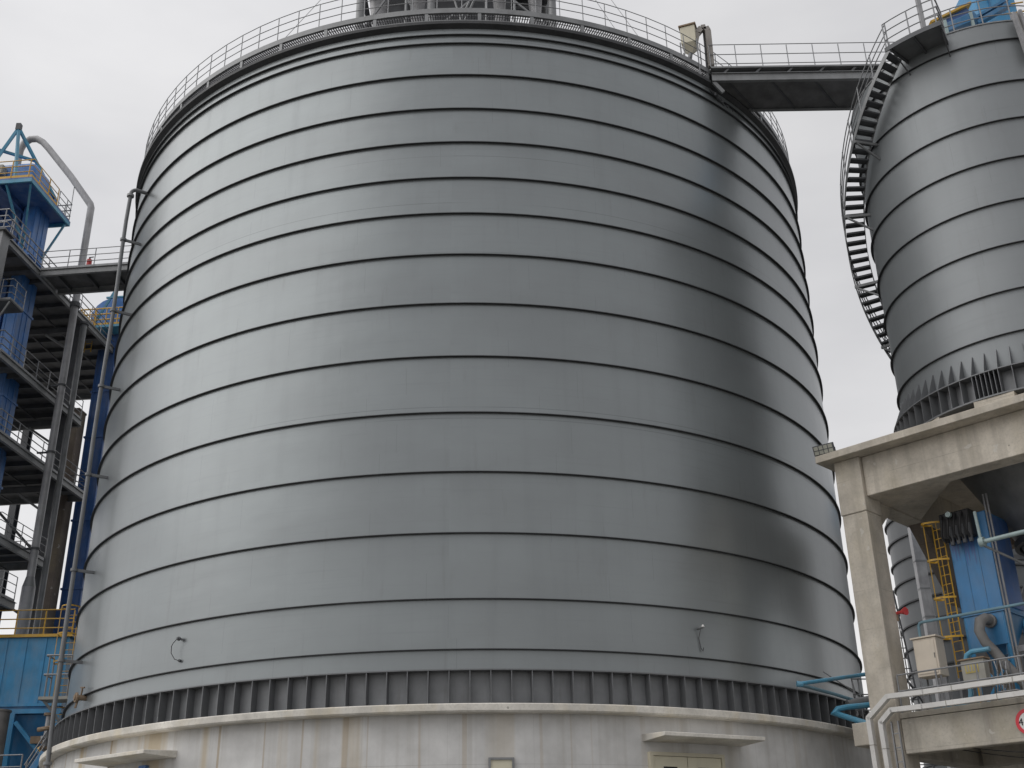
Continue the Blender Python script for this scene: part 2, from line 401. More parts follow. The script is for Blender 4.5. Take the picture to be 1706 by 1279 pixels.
def door(deg, w, zt, name='door', mat='leaf'):
    c = PC(S1, 16.18, deg, zt-1.6); d = V3((math.sin(R_(deg)), math.cos(R_(deg)), 0)); t = V3((d.y, -d.x, 0)); up = V3((0, 0, 1))
    m = MB()
    for sg in (-1, 1): m.obox(c+t*sg*(w/2+.05)+d*.04, t*.05, d*.14, up*1.6)
    m.obox(c+up*1.65+d*.04, t*(w/2+.1), d*.14, up*.05)
    dr = m.build(name, 'cream', base)
    for sg in (-1, 1):
        lf = MB()
        lw = w/2-.02; cc = c+t*sg*(w/4)+d*.1
        gx0, gz1 = .36, 1.28
        # leaf with an opening for the grille
        lf.obox(cc+up*1.45, t*(lw/2), d*.03, up*.14); lf.obox(cc-up*.55, t*(lw/2), d*.03, up*1.04)
        for q in (-1, 1): lf.obox(cc+t*q*(lw/2-.17)+up*.9, t*.17, d*.03, up*.41)
        lfo = lf.build('door_leaf', mat, dr)
        gm = MB().obox(cc+up*.9-d*.012, t*(lw/2-.34), d*.006, up*.41)
        for i in range(5): gm.obox(cc+t*((i-2)*.12)+up*.9+d*.005, t*.022, d*.008, up*.41)
        for i in range(6): gm.obox(cc+up*(.56+i*.14)+d*.006, t*(lw/2-.34), d*.006, up*.016)
        gm.build('grille', 'black', dr)
    return dr
door(154.9, 2.35, 5.62)
# left doorway (only its blue header box shows) and the small vent box
c = PC(S1, 16.28, -144.9, 0); d = V3((math.sin(R_(-144.9)), math.cos(R_(-144.9)), 0)); t = V3((d.y, -d.x, 0))
MB().obox(c+V3((0, 0, 5.55)), t*.16, d*.1, V3((0, 0, .25))).obox(c+V3((0, 0, 5.24)), t*.11, d*.07, V3((0, 0, .06))).build('door_beacon', 'blue', base)
c = PC(S1, 16.25, -141.6, 3.9); d = V3((math.sin(R_(-141.6)), math.cos(R_(-141.6)), 0)); t = V3((d.y, -d.x, 0))
MB().obox(c+V3((0, 0, 0)), t*1.1, d*.05, V3((0, 0, 1.45))).obox(c+d*.055, t*.02, d*.01, V3((0, 0, 1.45))).build('side_door', 'leaf', base)
c = PC(S1, 16.27, 174.65, 5.22); d = V3((math.sin(R_(174.65)), math.cos(R_(174.65)), 0)); t = V3((d.y, -d.x, 0))
w_ = MB()
w_.obox(c+V3((0, 0, .27)), t*.36, d*.07, V3((0, 0, .03)))
for sg in (-1, 1): w_.obox(c+t*sg*.33-V3((0, 0, .2)), t*.03, d*.07, V3((0, 0, .44)))
wf = w_.build('window', 'grey', base)
MB().obox(c-V3((0, 0, .2)), t*.3, d*.03, V3((0, 0, .44))).build('pane', 'leaf', wf)

# fittings on the large shell
p = at_cyl(303, 1065, 16.0, S1); q = at_cyl(301, 1101, 16.0, S1); n = (p-V3((*S1, p.z))).normalized()
cab = thing('sensor_cable', p, 'small dark sensor with a looped cable low on the left of the large silo', 'sensor')
MB().tube(p-n*.05, p+n*.2, .035, 10).tube(p+n*.1, p+n*.15, .065, 10).bar(p+n*.12, p+n*.12+V3((.22, .05, -.05)), .05).build('sensor', 'dark', cab)
mid = (p+q)/2+n*.12+V3((-.27, .05, .02))
cp = [p+n*.18, p+n*.15+V3((-.15, .02, -.14)), mid+V3((.03, 0, .1)), mid+V3((.04, 0, -.12)), q+n*.1+V3((-.12, 0, .04)), q+n*.05]
MB().path(cp, .011, 6).build('cable', 'black', cab)
MB().tube(q-n*.03, q+n*.08, .045, 8).build('cable_gland', 'dark', cab)
p = at_cyl(1163, 1047, 16.0, S1); n = (p-V3((*S1, p.z))).normalized()
lamp = thing('probe_head', p, 'small white-capped probe low on the right of the large silo', 'sensor')
m = MB(); m.path([p+n*.25+V3((0, 0, .07*k)) for k in (0, .5, 1.)], .055, 10, .025); m.build('cap', 'white', lamp)
MB().tube(p-n*.05, p+n*.25, .045, 8).build('stub', 'grey', lamp)
MB().path([p+n*.12+V3((0, 0, -.05)), p+n*.04+V3((-.03, 0, -.3)), p+n*.03+V3((.02, 0, -.62)), p+n*.03+V3((.08, 0, -.7)), p+n*.05+V3((.09, 0, -.6))], .014, 6).build('cable', 'dark', lamp)
p = at_cyl(143, 1163, 16.0, S1); n = (p-V3((*S1, p.z))).normalized(); t = V3((n.y, -n.x, 0))
fl = thing('inlet_valve', p, 'small rusty valve on the lower left edge of the large silo', 'valve')
MB().tube(p-n*.05, p+n*.4, .09, 10).tube(p+n*.3, p+n*.36, .17, 10).build('body', 'rust', fl)
MB().tube(p+n*.18, p+n*.18+V3((0, 0, .35))-t*.1, .03, 6).tube(p+n*.18+V3((0, 0, .3))-t*.3, p+n*.18+V3((0, 0, .36))+t*.12, .03, 6).bar(p+n*.25, p+n*.3+V3((0, 0, -.35))+t*.05, .06).build('handle', 'rust', fl)

# riser pipe on the left of the silo
rp = thing('riser_pipe', PC(S1, 16.9, -127.3, 0), 'tall thin grey riser pipe bracketed along the left edge of the large silo', 'pipe')
RPX = ((217.5, 326), (210, 368), (203, 417), (195.5, 473), (182, 563), (172.5, 620), (155.5, 731), (147.5, 790), (133.5, 883), (129, 912), (110, 1041), (98, 1130), (91, 1175), (78.8, 1278))
line = [at_cyl(x, y, 16.72, S1) for x, y in RPX]
def on_riser(z):
    for a_, b_ in zip(line, line[1:]):
        if a_.z >= z >= b_.z: return a_+(b_-a_)*((a_.z-z)/(a_.z-b_.z))
    return V3((line[-1].x, line[-1].y, z)) if z < line[-1].z else V3((line[0].x, line[0].y, z))
def to_wall(p, back): n_ = V3((S1[0]-p.x, S1[1]-p.y, 0)).normalized(); return p+n_*back
topz = line[0].z+.1; head = V3((line[0].x, line[0].y, topz))
bend = [V3((line[-1].x, line[-1].y, .2))]+[q for q in reversed(line)]
for k in range(1, 7):
    a = k*math.pi/12; bend.append(to_wall(head, .26*(1-math.cos(a)))+V3((0, 0, .26*math.sin(a))))
bend.append(to_wall(head, .78)+V3((0, 0, .25)))
MB().path(bend, .08, 12).build('pipe', 'rib', rp)
for z in (topz-.1, 6.4):
    q = on_riser(z); MB().tube(q-V3((0, 0, .05)), q+V3((0, 0, .05)), .15, 12).build('flange', 'grey', rp)
for z in (27.3, 23.9, 20.6, 16.9, 13.2, 9.9):
    a = on_riser(z); m = MB(); m.bar(a-(to_wall(a, 1)-a)*.05, to_wall(a, .74), .08, .1); m.ring((a.x, a.y), .08, .13, z-.05, z+.05, 12); m.build('bracket', 'rib', rp)

# ------------------------------------------------------------------ steelwork and equipment on the large silo's roof
YF = 41.0
def roofz(x, y): r = math.hypot(x-S1[0], y-S1[1]); return 32.05+(16.05-r)/(13.05)*5.25
tw = thing('rooftop_frame', (S1[0], 45, 34.5), 'grey steel column frame on the roof of the large silo', 'steel frame')
xs = [at_y(x, 20, YF).x for x in (600, 718, 920)]
cols = []
for x in xs:
    for y in (YF, 48.0):
        MB().tube((x, y, roofz(x, y)-.1), (x, y, 50), .19, 12).build('column', 'grey', tw)
for y in (YF, 48.0):
    for z in (41.6, 46.5):
        MB().ibeam((xs[0], y, z), (xs[2], y, z), .3, .2).build('beam', 'grey', tw)
for x in (xs[0], xs[2]):
    for z in (41.6, 46.5): MB().ibeam((x, YF, z), (x, 48, z), .28, .2).build('beam', 'dark', tw)
for a, b in ((0, 1), (1, 2)):
    m = MB()
    xa, xb = xs[a], xs[b]; xm = (xa+xb)/2
    m.bar((xa, YF+.05, 38.4), (xm, YF+.05, 41.4), .08); m.bar((xb, YF+.05, 38.4), (xm, YF+.05, 41.4), .08)
    m.build('brace', 'grey', tw)
for x in [at_y(p, 20, 40.3).x for p in (676, 810, 857)]:
    MB().tube((x, 40.3, roofz(x, 40.3)-.1), (x, 40.3, 43), .06, 8).build('post', 'grey', tw)
m = MB(); 
for a, b in (((765, 38), (783, 0)), ((772, 38), (790, 0)), ((757, 0), (768, 34))): m.tube(at_y(*a, 40.6), at_y(*b, 40.6), .05, 6)
m.build('strut', 'grey', tw)
MB().box((xs[0]-.3, 42.0, 46.7), (xs[2]+.3, 49, 46.95)).build('deck', 'dark', tw)
m = MB(); m.box((at_y(690, 10, 45).x, 45, 38.8), (at_y(850, 10, 45).x, 48, 46.6)); m.build('machine_house', 'dark', tw)
m = MB(); m.box((at_y(642, 10, 46).x, 46, 39.2), (at_y(688, 10, 46).x, 47.5, 46.6)); m.build('machine_house', 'dark', tw)
hl = ['left-most pale grey cone hopper on the large silo roof, beside the outer column', 'pale grey hopper on the large silo roof, just left of the middle column',
      'slim grey hopper on the large silo roof, right of the crossed struts', 'wide grey hopper on the large silo roof, beside the right-hand column']
for i, (xa, xb, yb) in enumerate(((612, 652, 34), (679, 712, 27), (818, 846, 24), (876, 907, 20))):
    a, b = at_y(xa, 4, 41.9), at_y(xb, 4, 41.9); r = (b.x-a.x)/2; cx = (a.x+b.x)/2; zb = at_y((xa+xb)/2, yb, 41.9).z
    hp = thing('roof_hopper', (cx, 41.9+r*.2, zb), hl[i], 'hopper', 'hoppers on the silo roof')
    c = (cx, 41.9+r*.2)
    MB().lathe(c, [(0.02, 44.3), (r, 44.3), (r, zb+2.2), (r*.62, zb), (r*.62, zb-3.), (.02, zb-3.)], 28, closed=False).build('cone', 'grey_light', hp)
    MB().ring(c, r-.02, r+.07, zb+2.16, zb+2.26, 28).build('collar', 'grey', hp)
for i, (a, b, lab) in enumerate((((461, 78), (545, -12), 'thin guy wire slanting up left of the rooftop frame'), ((1045, 78), (972, -30), 'thin guy wire nearest the right-hand rooftop column'),
                  ((1075, 76), (1010, -12), 'thin guy wire farther right, sloping over the roof walkway'))):
    p = at_cyl(*a, 16.0, S1); q = at_y(*b, 43.0)
    tag(MB().tube(p, q, .014, 5).build('guy_wire', 'rail', origin=p), lab, 'cable', 'guy wires of the rooftop frame')

# filter box and its duct at the roof edge
pb = at_cyl(1148, 80, 15.6, S1); bx = V3((pb.x, pb.y, 0))
fb = thing('filter_box', (bx.x, bx.y, 32.2), 'dirty beige filter box on legs at the right roof edge of the large silo', 'filter box')
a = R_(-20); ex = V3((math.cos(a), math.sin(a), 0)); ey = V3((-math.sin(a), math.cos(a), 0)); up = V3((0, 0, 1))
z0, z1 = at_y(1148, 78, pb.y).z, at_y(1143, 51, pb.y).z
bc = V3((bx.x+.05, bx.y, (z0+z1)/2))
MB().obox(bc, ex*.31, ey*.31, up*((z1-z0)/2)).build('casing', 'cream', fb, bevel=.02)
MB().obox(bc+up*((z1-z0)/2+.04), ex*.36, ey*.36, up*.035).build('lid', 'rust', fb)
cc = bc-up*((z1-z0)/2); q4 = [cc+ex*.3*i_+ey*.3*j_ for i_, j_ in ((-1, -1), (1, -1), (1, 1), (-1, 1))]+[cc-up*.36+ex*.08*i_+ey*.08*j_ for i_, j_ in ((-1, -1), (1, -1), (1, 1), (-1, 1))]
MB().add(q4, [(0, 1, 2, 3), (4, 5, 6, 7), (0, 1, 5, 4), (1, 2, 6, 5), (2, 3, 7, 6), (3, 0, 4, 7)]).build('hopper', 'cream', fb)
m = MB(); m.path([cc-up*.3, cc-up*.55-ex*.05, cc-up*.7-ex*.25, cc-up*.95-ex*.28], .09, 8); m.build('spout', 'grey', fb)
for sx in (-1, 1):
    for sy in (-1, 1):
        MB().bar(cc+ex*.34*sx+ey*.34*sy+up*.05, V3((cc.x, cc.y, 32.3))+ex*.34*sx+ey*.34*sy, .045).build('leg', 'rail', fb)
pts = [at_y(x, y, pb.y-.1) for x, y in ((1158, 72), (1161, 56), (1168, 48), (1175, 47), (1179, 53), (1185, 112))]
dk = thing('exhaust_duct', pts[-1], 'bent rust-streaked square duct beside the beige filter box', 'duct')
m = MB()
for p, q in zip(pts, pts[1:]): m.bar(p, q, .24, .24, (0, 1, 0))
m.build('duct', 'duct_rust', dk)
MB().path([at_y(1172, 52, pb.y), at_y(1175, 80, pb.y), at_y(1178, 118, pb.y)], .04, 8).build('drain_pipe', 'dark', dk)

# ------------------------------------------------------------------ footbridge
br = thing('footbridge', (12.5, 37.6, 32), 'grey steel footbridge from the large silo roof to the small silo', 'footbridge')
BZ = 32.1
n0 = at_y(1187, 136, 1).normalized() if False else ray(1187, 136); n0 = CAM+n0*((BZ-CAMH)/n0.z)
n1 = ray(1440, 132); n1 = CAM+n1*((BZ-CAMH)/n1.z)
bd = (n1-n0); bd.z = 0; bd.normalize(); bn = V3((-bd.y, bd.x, 0)); BL = 9.6; BW = 1.9
def B(l, t_, z): p = n0+bd*l+bn*t_; p.z = z; return p
for t_ in (0, BW): MB().ibeam(B(0, t_, BZ+.2), B(BL, t_, BZ+.2), .4, .16).build('side_beam', 'grey', br)
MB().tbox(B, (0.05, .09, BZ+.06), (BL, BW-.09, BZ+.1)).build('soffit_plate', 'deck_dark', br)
for i in range(5):
    xa = .7+i*1.75; MB().bar(B(xa, .1, BZ+.03), B(xa+1.3, BW-.1, BZ+.03), .07, .035).build('wind_brace', 'dark', br)
MB().tbox(B, (0, -.06, BZ+.66), (BL, BW+.06, BZ+.74)).build('deck', 'grey', br)
MB().tbox(B, (.2, .5, BZ+.42), (BL, .56, BZ+.62)).build('service_pipe', 'grey_light', br)
for i in range(7):
    for t_ in (0, BW): MB().bar(B(.5+i*1.3, t_, BZ+.41), B(.72+i*1.3, t_, BZ+.65), .08, .05, bn).build('deck_strut', 'dark', br)
for t_ in (-.02, BW+.02):
    guard_rail(br, [B(0, t_, BZ+.74), B(BL, t_, BZ+.74)], levels=(1.15, .64, .16), every=1.09, r=.018, toe=0)
MB().bar(B(.05, .02, BZ-.02), B(.4, .05, BZ-.5), .1, .16).build('support_bracket', 'grey', br)
MB().bar(B(1.05, BW, BZ-.02), B(1.25, BW, BZ-.72), .16, .2).build('support_bracket', 'dark', br)
for k in range(5): MB().bar(B(-.2+.25*k, .25+.3*k, BZ-.05), B(.25+.25*k, .35+.3*k, BZ-.55), .06, .09).build('support_bracket', 'dark', br)
MB().bar(B(.1, .2, BZ-.45), B(1.15, BW-.1, BZ-.6), .09, .14).build('support_bracket', 'dark', br)

# ------------------------------------------------------------------ small silo on the frame
s2 = thing('feed_silo', (*S2, 15.25), 'smaller grey steel silo standing on the concrete frame at the right', 'silo')
MB().lathe(S2, [(4.5, 15.6), (4.5, 29.45)], 96, closed=False).build('shell', 'shell2', s2)
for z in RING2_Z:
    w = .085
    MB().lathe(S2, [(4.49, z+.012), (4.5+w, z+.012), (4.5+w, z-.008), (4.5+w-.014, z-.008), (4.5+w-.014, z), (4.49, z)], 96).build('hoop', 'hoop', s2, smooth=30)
MB().lathe(S2, [(4.53, 29.45), (4.53, 29.5), (.4, 31.2), (.02, 31.2), (.02, 31.15), (.4, 31.15), (4.45, 29.45)], 64).build('roof', 'grey', s2)
MB().ring(S2, 4.48, 4.86, 16.44, 16.475, 96).build('ring_plate', 'rib', s2)
MB().ring(S2, 4.48, 4.88, 15.6, 15.65, 96).build('base_flange', 'rib', s2)
MB().ring(S2, 4.495, 4.505, 15.65, 16.44, 96).build('skirt_plate', 'skirt', s2)
g0 = None; r0 = None; A0 = -97.7
for i in range(74):
    a = A0-i*360/74
    d = V3((math.sin(R_(a)), math.cos(R_(a)), 0)); t = V3((d.y, -d.x, 0)); cc = V3((*S2, 0))
    if g0 is None:
        g0 = MB().prism([cc+d*4.49+V3((0, 0, 16.475)), cc+d*4.84+V3((0, 0, 16.475)), cc+d*4.80+V3((0, 0, 16.6)), cc+d*4.53+V3((0, 0, 17.22)), cc+d*4.49+V3((0, 0, 17.22))], t*.016).build('gusset', 'rib', s2)
        r0 = MB().prism([cc+d*4.49+V3((0, 0, 15.65)), cc+d*4.85+V3((0, 0, 15.65)), cc+d*4.85+V3((0, 0, 16.44)), cc+d*4.49+V3((0, 0, 16.44))], t*.016).build('stiffener_rib', 'rib', s2)
    else:
        for o in (g0, r0): copy_of(o, s2).rotation_euler.z = -R_(a-A0)
# close-set vanes of the vent opening between two ribs
av = -136.6
MB().ring(S2, 4.508, 4.52, 15.68, 16.42, 10, av-4.6, av+4.6).build('vent_opening', 'black', s2)
for a in (av-3.3, av-1.65, av+1.65, av+3.3):
    d = V3((math.sin(R_(a)), math.cos(R_(a)), 0)); t = V3((d.y, -d.x, 0)); cc = V3((*S2, 0))
    MB().prism([cc+d*4.5+V3((0, 0, 15.66)), cc+d*4.85+V3((0, 0, 15.66)), cc+d*4.85+V3((0, 0, 16.43)), cc+d*4.5+V3((0, 0, 16.43))], t*.016).build('vent_vane', 'rib', s2)
MB().lathe(S2, [(4.2, 15.3), (3.25, 15.2), (.75, 10.6), (.45, 10.2), (.45, 9.2)], 64, closed=False).build('discharge_cone', 'grey', s2)
MB().ring(S2, .45, 1.0, 10.2, 10.3, 24).build('cone_flange', 'dark', s2)
MB().ring(S2, 1.62, 1.75, 12.0, 12.2, 40).build('cone_band', 'dark', s2)
guard_rail(s2, [PC(S2, 4.4, a, 29.5) for a in range(-140, -259, -7)], every=1.0, toe=0)

# spiral staircase
st = thing('spiral_staircase', PC(S2, 5.05, -128, 15.3), 'grey open-tread staircase winding round the small silo', 'staircase')
def hz(a): return 29.26-.0926*(a+128.24)
NTR = 34; astep = 90.6/NTR; tr0 = None; a_first = -127.0
for i in range(NTR+10):
    a = a_first+i*astep
    if tr0 is None:
        d = V3((math.sin(R_(a)), math.cos(R_(a)), 0)); t = V3((d.y, -d.x, 0))
        m = MB(); c = V3((*S2, 0))+d*5.04; 
        m.obox(c+V3((0, 0, hz(a))), d*.33, t*.13, V3((0, 0, .016))); m.obox(c-t*.125+V3((0, 0, hz(a)-.035)), d*.33, t*.006, V3((0, 0, .02)))
        m.obox(c+t*.125+V3((0, 0, hz(a)-.035)), d*.33, t*.006, V3((0, 0, .02)))
        tr0 = m.build('tread', 'dark', st, origin=(*S2, hz(a))); tr0.location = V3((*S2, hz(a)))-world_loc(st)
    else:
        c = copy_of(tr0, st, (*S2, hz(a))); c.rotation_euler.z = -R_(a-a_first)
def helix(m, r, dz, w, h, a0, a1, n=60):
    vs = []; fs = []
    for i in range(n+1):
        a = a0+(a1-a0)*i/n
        for rr, zz in ((r-w/2, -h/2), (r+w/2, -h/2), (r+w/2, h/2), (r-w/2, h/2)): vs.append(PC(S2, rr, a, hz(a)+dz+zz))
    for i in range(n):
        for k in range(4): fs.append((i*4+k, i*4+(k+1) % 4, i*4+4+(k+1) % 4, i*4+4+k))
    fs += [(0, 1, 2, 3), (n*4, n*4+1, n*4+2, n*4+3)]
    return m.add(vs, fs)
A1 = a_first+(NTR+10)*astep
helix(MB(), 5.4, .0, .02, .24, -128.5, A1).build('outer_stringer', 'grey', st)
helix(MB(), 4.70, .0, .02, .24, -128.5, A1).build('inner_stringer', 'grey', st)
guard_rail(st, [PC(S2, 5.4, -128.5+i*3, hz(-128.5+i*3)+.08) for i in range(40)], levels=(1.05, .7, .38), every=1.15, toe=0)
for a in (-104, -83, -62, -42):
    m = MB(); m.bar(PC(S2, 4.5, a, hz(a)-.2), PC(S2, 5.42, a, hz(a)-.2), .07, .1); m.bar(PC(S2, 4.5, a, hz(a)-.85), PC(S2, 5.35, a, hz(a)-.25), .06)
    m.build('bracket', 'grey', st)
# landing at the head of the stair
zl = 29.2
MB().ring(S2, 4.505, 5.6, zl-.06, zl, 12, -149, -129).build('landing', 'rib', st)
MB().ring(S2, 5.6, 5.64, zl-.15, zl+.03, 12, -149, -128).build('landing_edge', 'dark', st)
m = MB()
for a in (-148.5, -139, -130): m.bar(PC(S2, 4.5, a, zl-.12), PC(S2, 5.59, a, zl-.12), .07, .12); (a != -139 and m.bar(PC(S2, 4.5, a, zl-.7), PC(S2, 5.4, a, zl-.2), .04))
m.build('landing_bracket', 'dark', st)
guard_rail(st, [PC(S2, 5.58, a, zl) for a in (-128.5, -132, -136, -140, -144, -148.5)]+[PC(S2, 4.75, -148.8, zl)], every=.85, toe=0)
m = MB(); p = PC(S2, 5.55, -143.0, zl); m.bar(p, p+V3((0, 0, 2.4)), .14); m.build('gate_post', 'grey_light', st)

# equipment on the small silo's roof
def roof2(p): return 29.6
cv = thing('roof_conveyor', (17.5, 34.5, 29.6), 'blue sloping conveyor trough on the small silo roof', 'conveyor')
a, b = at_y(1572, 52, 33.6), at_y(1624, 30, 33.6)
MB().bar(a, b, .4, .36).build('trough', 'azure_dark', cv, bevel=.02)
a, b = at_y(1562, 47, 34.0), at_y(1610, 22, 34.0); MB().bar(a, b, .4, .36).build('gallery', 'blue_dark', cv)  # solid navy bar painted as the shaded interior of the gallery opening
a, b = at_y(1548, 43, 33.9), at_y(1614, 11, 33.9); MB().bar(a, b, .5, .09).build('kick_plate', 'yellow', cv)
a, b = at_y(1626, 40, 34.2), at_y(1680, 9, 34.2); MB().bar(a, b, .3, .16).bar(a+V3((0, 0, .25)), b+V3((0, 0, .25)), .3, .1).build('side_channel', 'azure_dark', cv)
for x, y in ((1577, 50), (1620, 36)):
    p = at_y(x, y, 33.4); MB().bar((p.x, 33.4, 29.45), (p.x, 33.4, p.z+.5), .1).build('leg', 'mint', cv)
hb = thing('filter_house', (19.3, 35.6, 29.6), 'bright azure filter housing above the small silo roof', 'filter housing')
a, b = at_y(1632, 30, 35.2), at_y(1680, -40, 35.2)
MB().box((a.x, 35.2, a.z), (b.x, 37.4, b.z)).build('casing', 'azure', hb, bevel=.03)
m = MB()
for k in (.33, .66): x = a.x+(b.x-a.x)*k; m.box((x-.03, 35.16, a.z), (x+.03, 35.195, b.z))
m.build('seam_rib', 'azure_dark', hb)
a, b = at_y(1650, 40, 34.9), at_y(1682, 22, 34.9); MB().box((a.x, 34.9, 29.4), (b.x, 35.19, b.z)).build('outlet', 'azure', hb)
for i, (x, mt) in enumerate(((1676, 'yellow'), (1684, 'yellow'), (1693, 'rail'))):
    p = at_y(x, 20, 34.5); MB().tube((p.x, 34.5, 29.3), (p.x, 34.5, 32.6), .035, 6).build('post', mt, hb)
m = MB()
for dz in (.0, .45, .9): a = at_y(1670, 24, 34.5); b = at_y(1708, 18, 34.5); m.tube(a+V3((0, 0, dz)), b+V3((0, 0, dz)), .03, 6)
m.build('hand_rail', 'yellow', hb)
ld = thing('white_chute', at_y(1692, 50, 31.4), 'pale grey inclined chute at the top right edge of the small silo', 'chute')
a, b = at_cyl(1688, 22, 4.85, S2), at_cyl(1712, 92, 4.85, S2); a2, b2 = at_cyl(1698, 18, 4.85, S2), at_cyl(1724, 88, 4.85, S2)
MB().bar(a, b, .1, .16).build('side_rail', 'grey_light', ld); MB().bar(a2, b2, .1, .16).build('side_rail', 'grey_light', ld)
MB().bar((a+a2)/2+V3((.08, .1, .02)), (b+b2)/2+V3((.08, .1, .02)), .5, .05, (.4, -.9, .2)).build('pan', 'white', ld)

# ------------------------------------------------------------------ concrete frame
fr = thing('concrete_portal', UW(-17.3, 33.4, 0), 'weathered concrete portal frame carrying the small silo', 'concrete structure')
UR = -6.9                                             # right-hand end, out of the picture
fr_slab = MB()
fr_slab.tbox(UW, (-18.2, 32.45, 15.0), (UR+.9, 43.0, 15.25)).build('slab', 'concrete', fr, bevel=.02)
for u in (-17.75, UR-.5):
    for w in (32.9, 42.0):
        m = MB().tbox(UW, (u, w, 0), (u+.88, w+.95, 13.15)).tbox(UW, (u-.03, w-.03, 13.15), (u+.9, w+.98, 15.0))
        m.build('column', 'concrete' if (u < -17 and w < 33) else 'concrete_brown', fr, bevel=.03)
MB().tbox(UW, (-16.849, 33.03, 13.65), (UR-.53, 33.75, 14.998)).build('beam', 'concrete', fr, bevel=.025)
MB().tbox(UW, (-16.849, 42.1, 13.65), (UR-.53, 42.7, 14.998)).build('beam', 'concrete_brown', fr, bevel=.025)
for u in (-17.6, UR-.35):
    for wa, wb in ((33.881, 41.969),):
        MB().tbox(UW, (u, wa, 13.65), (u+.62, wb, 14.998)).build('beam', 'concrete', fr, bevel=.025)
        # haunches at both ends of the side beam
        for q, sg in ((wa, 1), (wb, -1)):
            poly = [UW(u+.02, q, 13.648), UW(u+.02, q+sg*1.05, 13.648), UW(u+.02, q, 12.75)]
            MB().prism(poly, UD*.58).build('haunch', 'concrete', fr)
# diagonal corner beams that carry the hopper ring
MB().prism([UW(-16.97, 33.76, 13.7), UW(-14.3, 33.76, 13.7), UW(-16.97, 36.9, 13.7)], V3((0, 0, 1.28))).build('corner_slab', 'concrete', fr, bevel=.02)
for k, (u, wv) in enumerate(((-14.5, 32.95), (-10.4, 32.95))): pass
for a in range(0, 360, 30):
    d = V3((math.sin(R_(a+12)), math.cos(R_(a+12)), 0)); t = V3((d.y, -d.x, 0))
    MB().obox(V3((*S2, 15.425))+d*4.64, d*.2, t*.62, V3((0, 0, .174))).build('plinth', 'concrete', fr, bevel=.02)
MB().prism([UW(-17.5, 37.0, 13.648), UW(-17.5, 40.2, 13.648), UW(-17.5, 40.0, 11.2), UW(-17.5, 39.3, 11.2)], UD*.5).build('hanging_bracket', 'concrete_brown', fr, bevel=.02)
# lower storey
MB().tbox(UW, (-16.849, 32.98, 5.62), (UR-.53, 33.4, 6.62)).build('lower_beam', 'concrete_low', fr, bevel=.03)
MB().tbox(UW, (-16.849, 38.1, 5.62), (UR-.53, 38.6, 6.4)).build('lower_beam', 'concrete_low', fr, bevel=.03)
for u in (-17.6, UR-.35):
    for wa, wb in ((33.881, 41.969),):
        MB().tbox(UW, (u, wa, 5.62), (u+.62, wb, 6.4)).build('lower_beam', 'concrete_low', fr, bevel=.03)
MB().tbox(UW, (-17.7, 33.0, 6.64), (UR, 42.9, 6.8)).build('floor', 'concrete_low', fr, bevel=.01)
MB().tbox(UW, (-18.46, 32.95, 6.0), (-17.76, 33.8, 6.68)).build('corbel', 'concrete', fr, bevel=.03)
guard_rail(fr, [UW(-16.8, 33.08, 6.8), UW(UR, 33.08, 6.8)], levels=(1.12, .64), every=1.3, r=.026, toe=0)

# flood light
fl = thing('flood_light', UW(-18.0, 32.5, 15.25), 'square black floodlight with a gridded lens on the corner of the concrete slab', 'floodlight')
c = UW(-17.85, 32.5, 15.43); nx = (UD*.94+V3((0, 0, -.0))).normalized()
nrm = V3((-.55, -.75, -.35)).normalized(); ex = V3((.8, -.6, 0)).normalized(); ex = (ex-nrm*ex.dot(nrm)).normalized(); ey = nrm.cross(ex)
if ey.z < 0: ey = -ey
MB().obox(c, ex*.36, ey*.17, nrm*.05).build('housing', 'dark', fl, bevel=.02)
MB().obox(c+nrm*.052, ex*.32, ey*.135, nrm*.006).build('lens', 'lens', fl)
m = MB()
for k in (-.5, 0, .5): m.obox(c+nrm*.06+ex*(.32*k), ex*.012, ey*.135, nrm*.006)
m.obox(c+nrm*.0605, ex*.32, ey*.012, nrm*.005); m.build('lens_grid', 'dark', fl)
MB().bar(c-nrm*.05+ex*.34, UW(-17.55, 32.7, 15.25), .05, .05).bar(c-nrm*.05-ex*.3, UW(-18.1, 32.65, 15.25), .05, .05).build('bracket', 'dark', fl)

# cable trays
def tray(name, pts, label, r=.09):
    th_ = thing(name, pts[-1], label, 'cable tray', 'white cable trays on the concrete frame')
    m = MB()
    for p, q in zip(pts, pts[1:]):
        d = (V3(q)-V3(p)).normalized(); m.bar(V3(p)-d*.02, V3(q)+d*.02, .14, .19, WD)
    m.build('channel', 'white', th_)
    m = MB(); L = 0
    for p, q in zip(pts, pts[1:]):
        p, q = V3(p), V3(q); d = (q-p); n = int(d.length/1.5)
        for i in range(n): c = p+d*((i+.5)/max(n, 1)); m.bar(c-d.normalized()*.012, c+d.normalized()*.012, .15, .2, WD)
    if m.v: m.build('joint_strap', 'boxgrey', th_)
    return th_
tray('cable_tray', [UW(UR, 32.62, 7.22), UW(-15.8, 32.62, 7.24), UW(-16.95, 32.62, 7.26), UW(-17.66, 32.62, 6.72), UW(-17.6, 32.62, 2)], 'upper white cable tray bending down round the outside of the concrete column')
tray('cable_tray', [UW(UR, 32.62, 6.82), UW(-15.9, 32.62, 6.84), UW(-16.9, 32.62, 6.86), UW(-17.28, 32.62, 6.55), UW(-17.22, 32.62, 2)], 'lower white cable tray, on the inner side of the bend by the concrete column')
lt = thing('cable_ladder', UW(-16.8, 32.7, 2), 'short grey cable ladder beside the white trays on the column', 'cable ladder')
for u in (-17.02, -16.8): MB().bar(UW(u, 32.72, 2), UW(u, 32.72, 6.55), .04, .07, WD).build('side_rail', 'rail', lt)
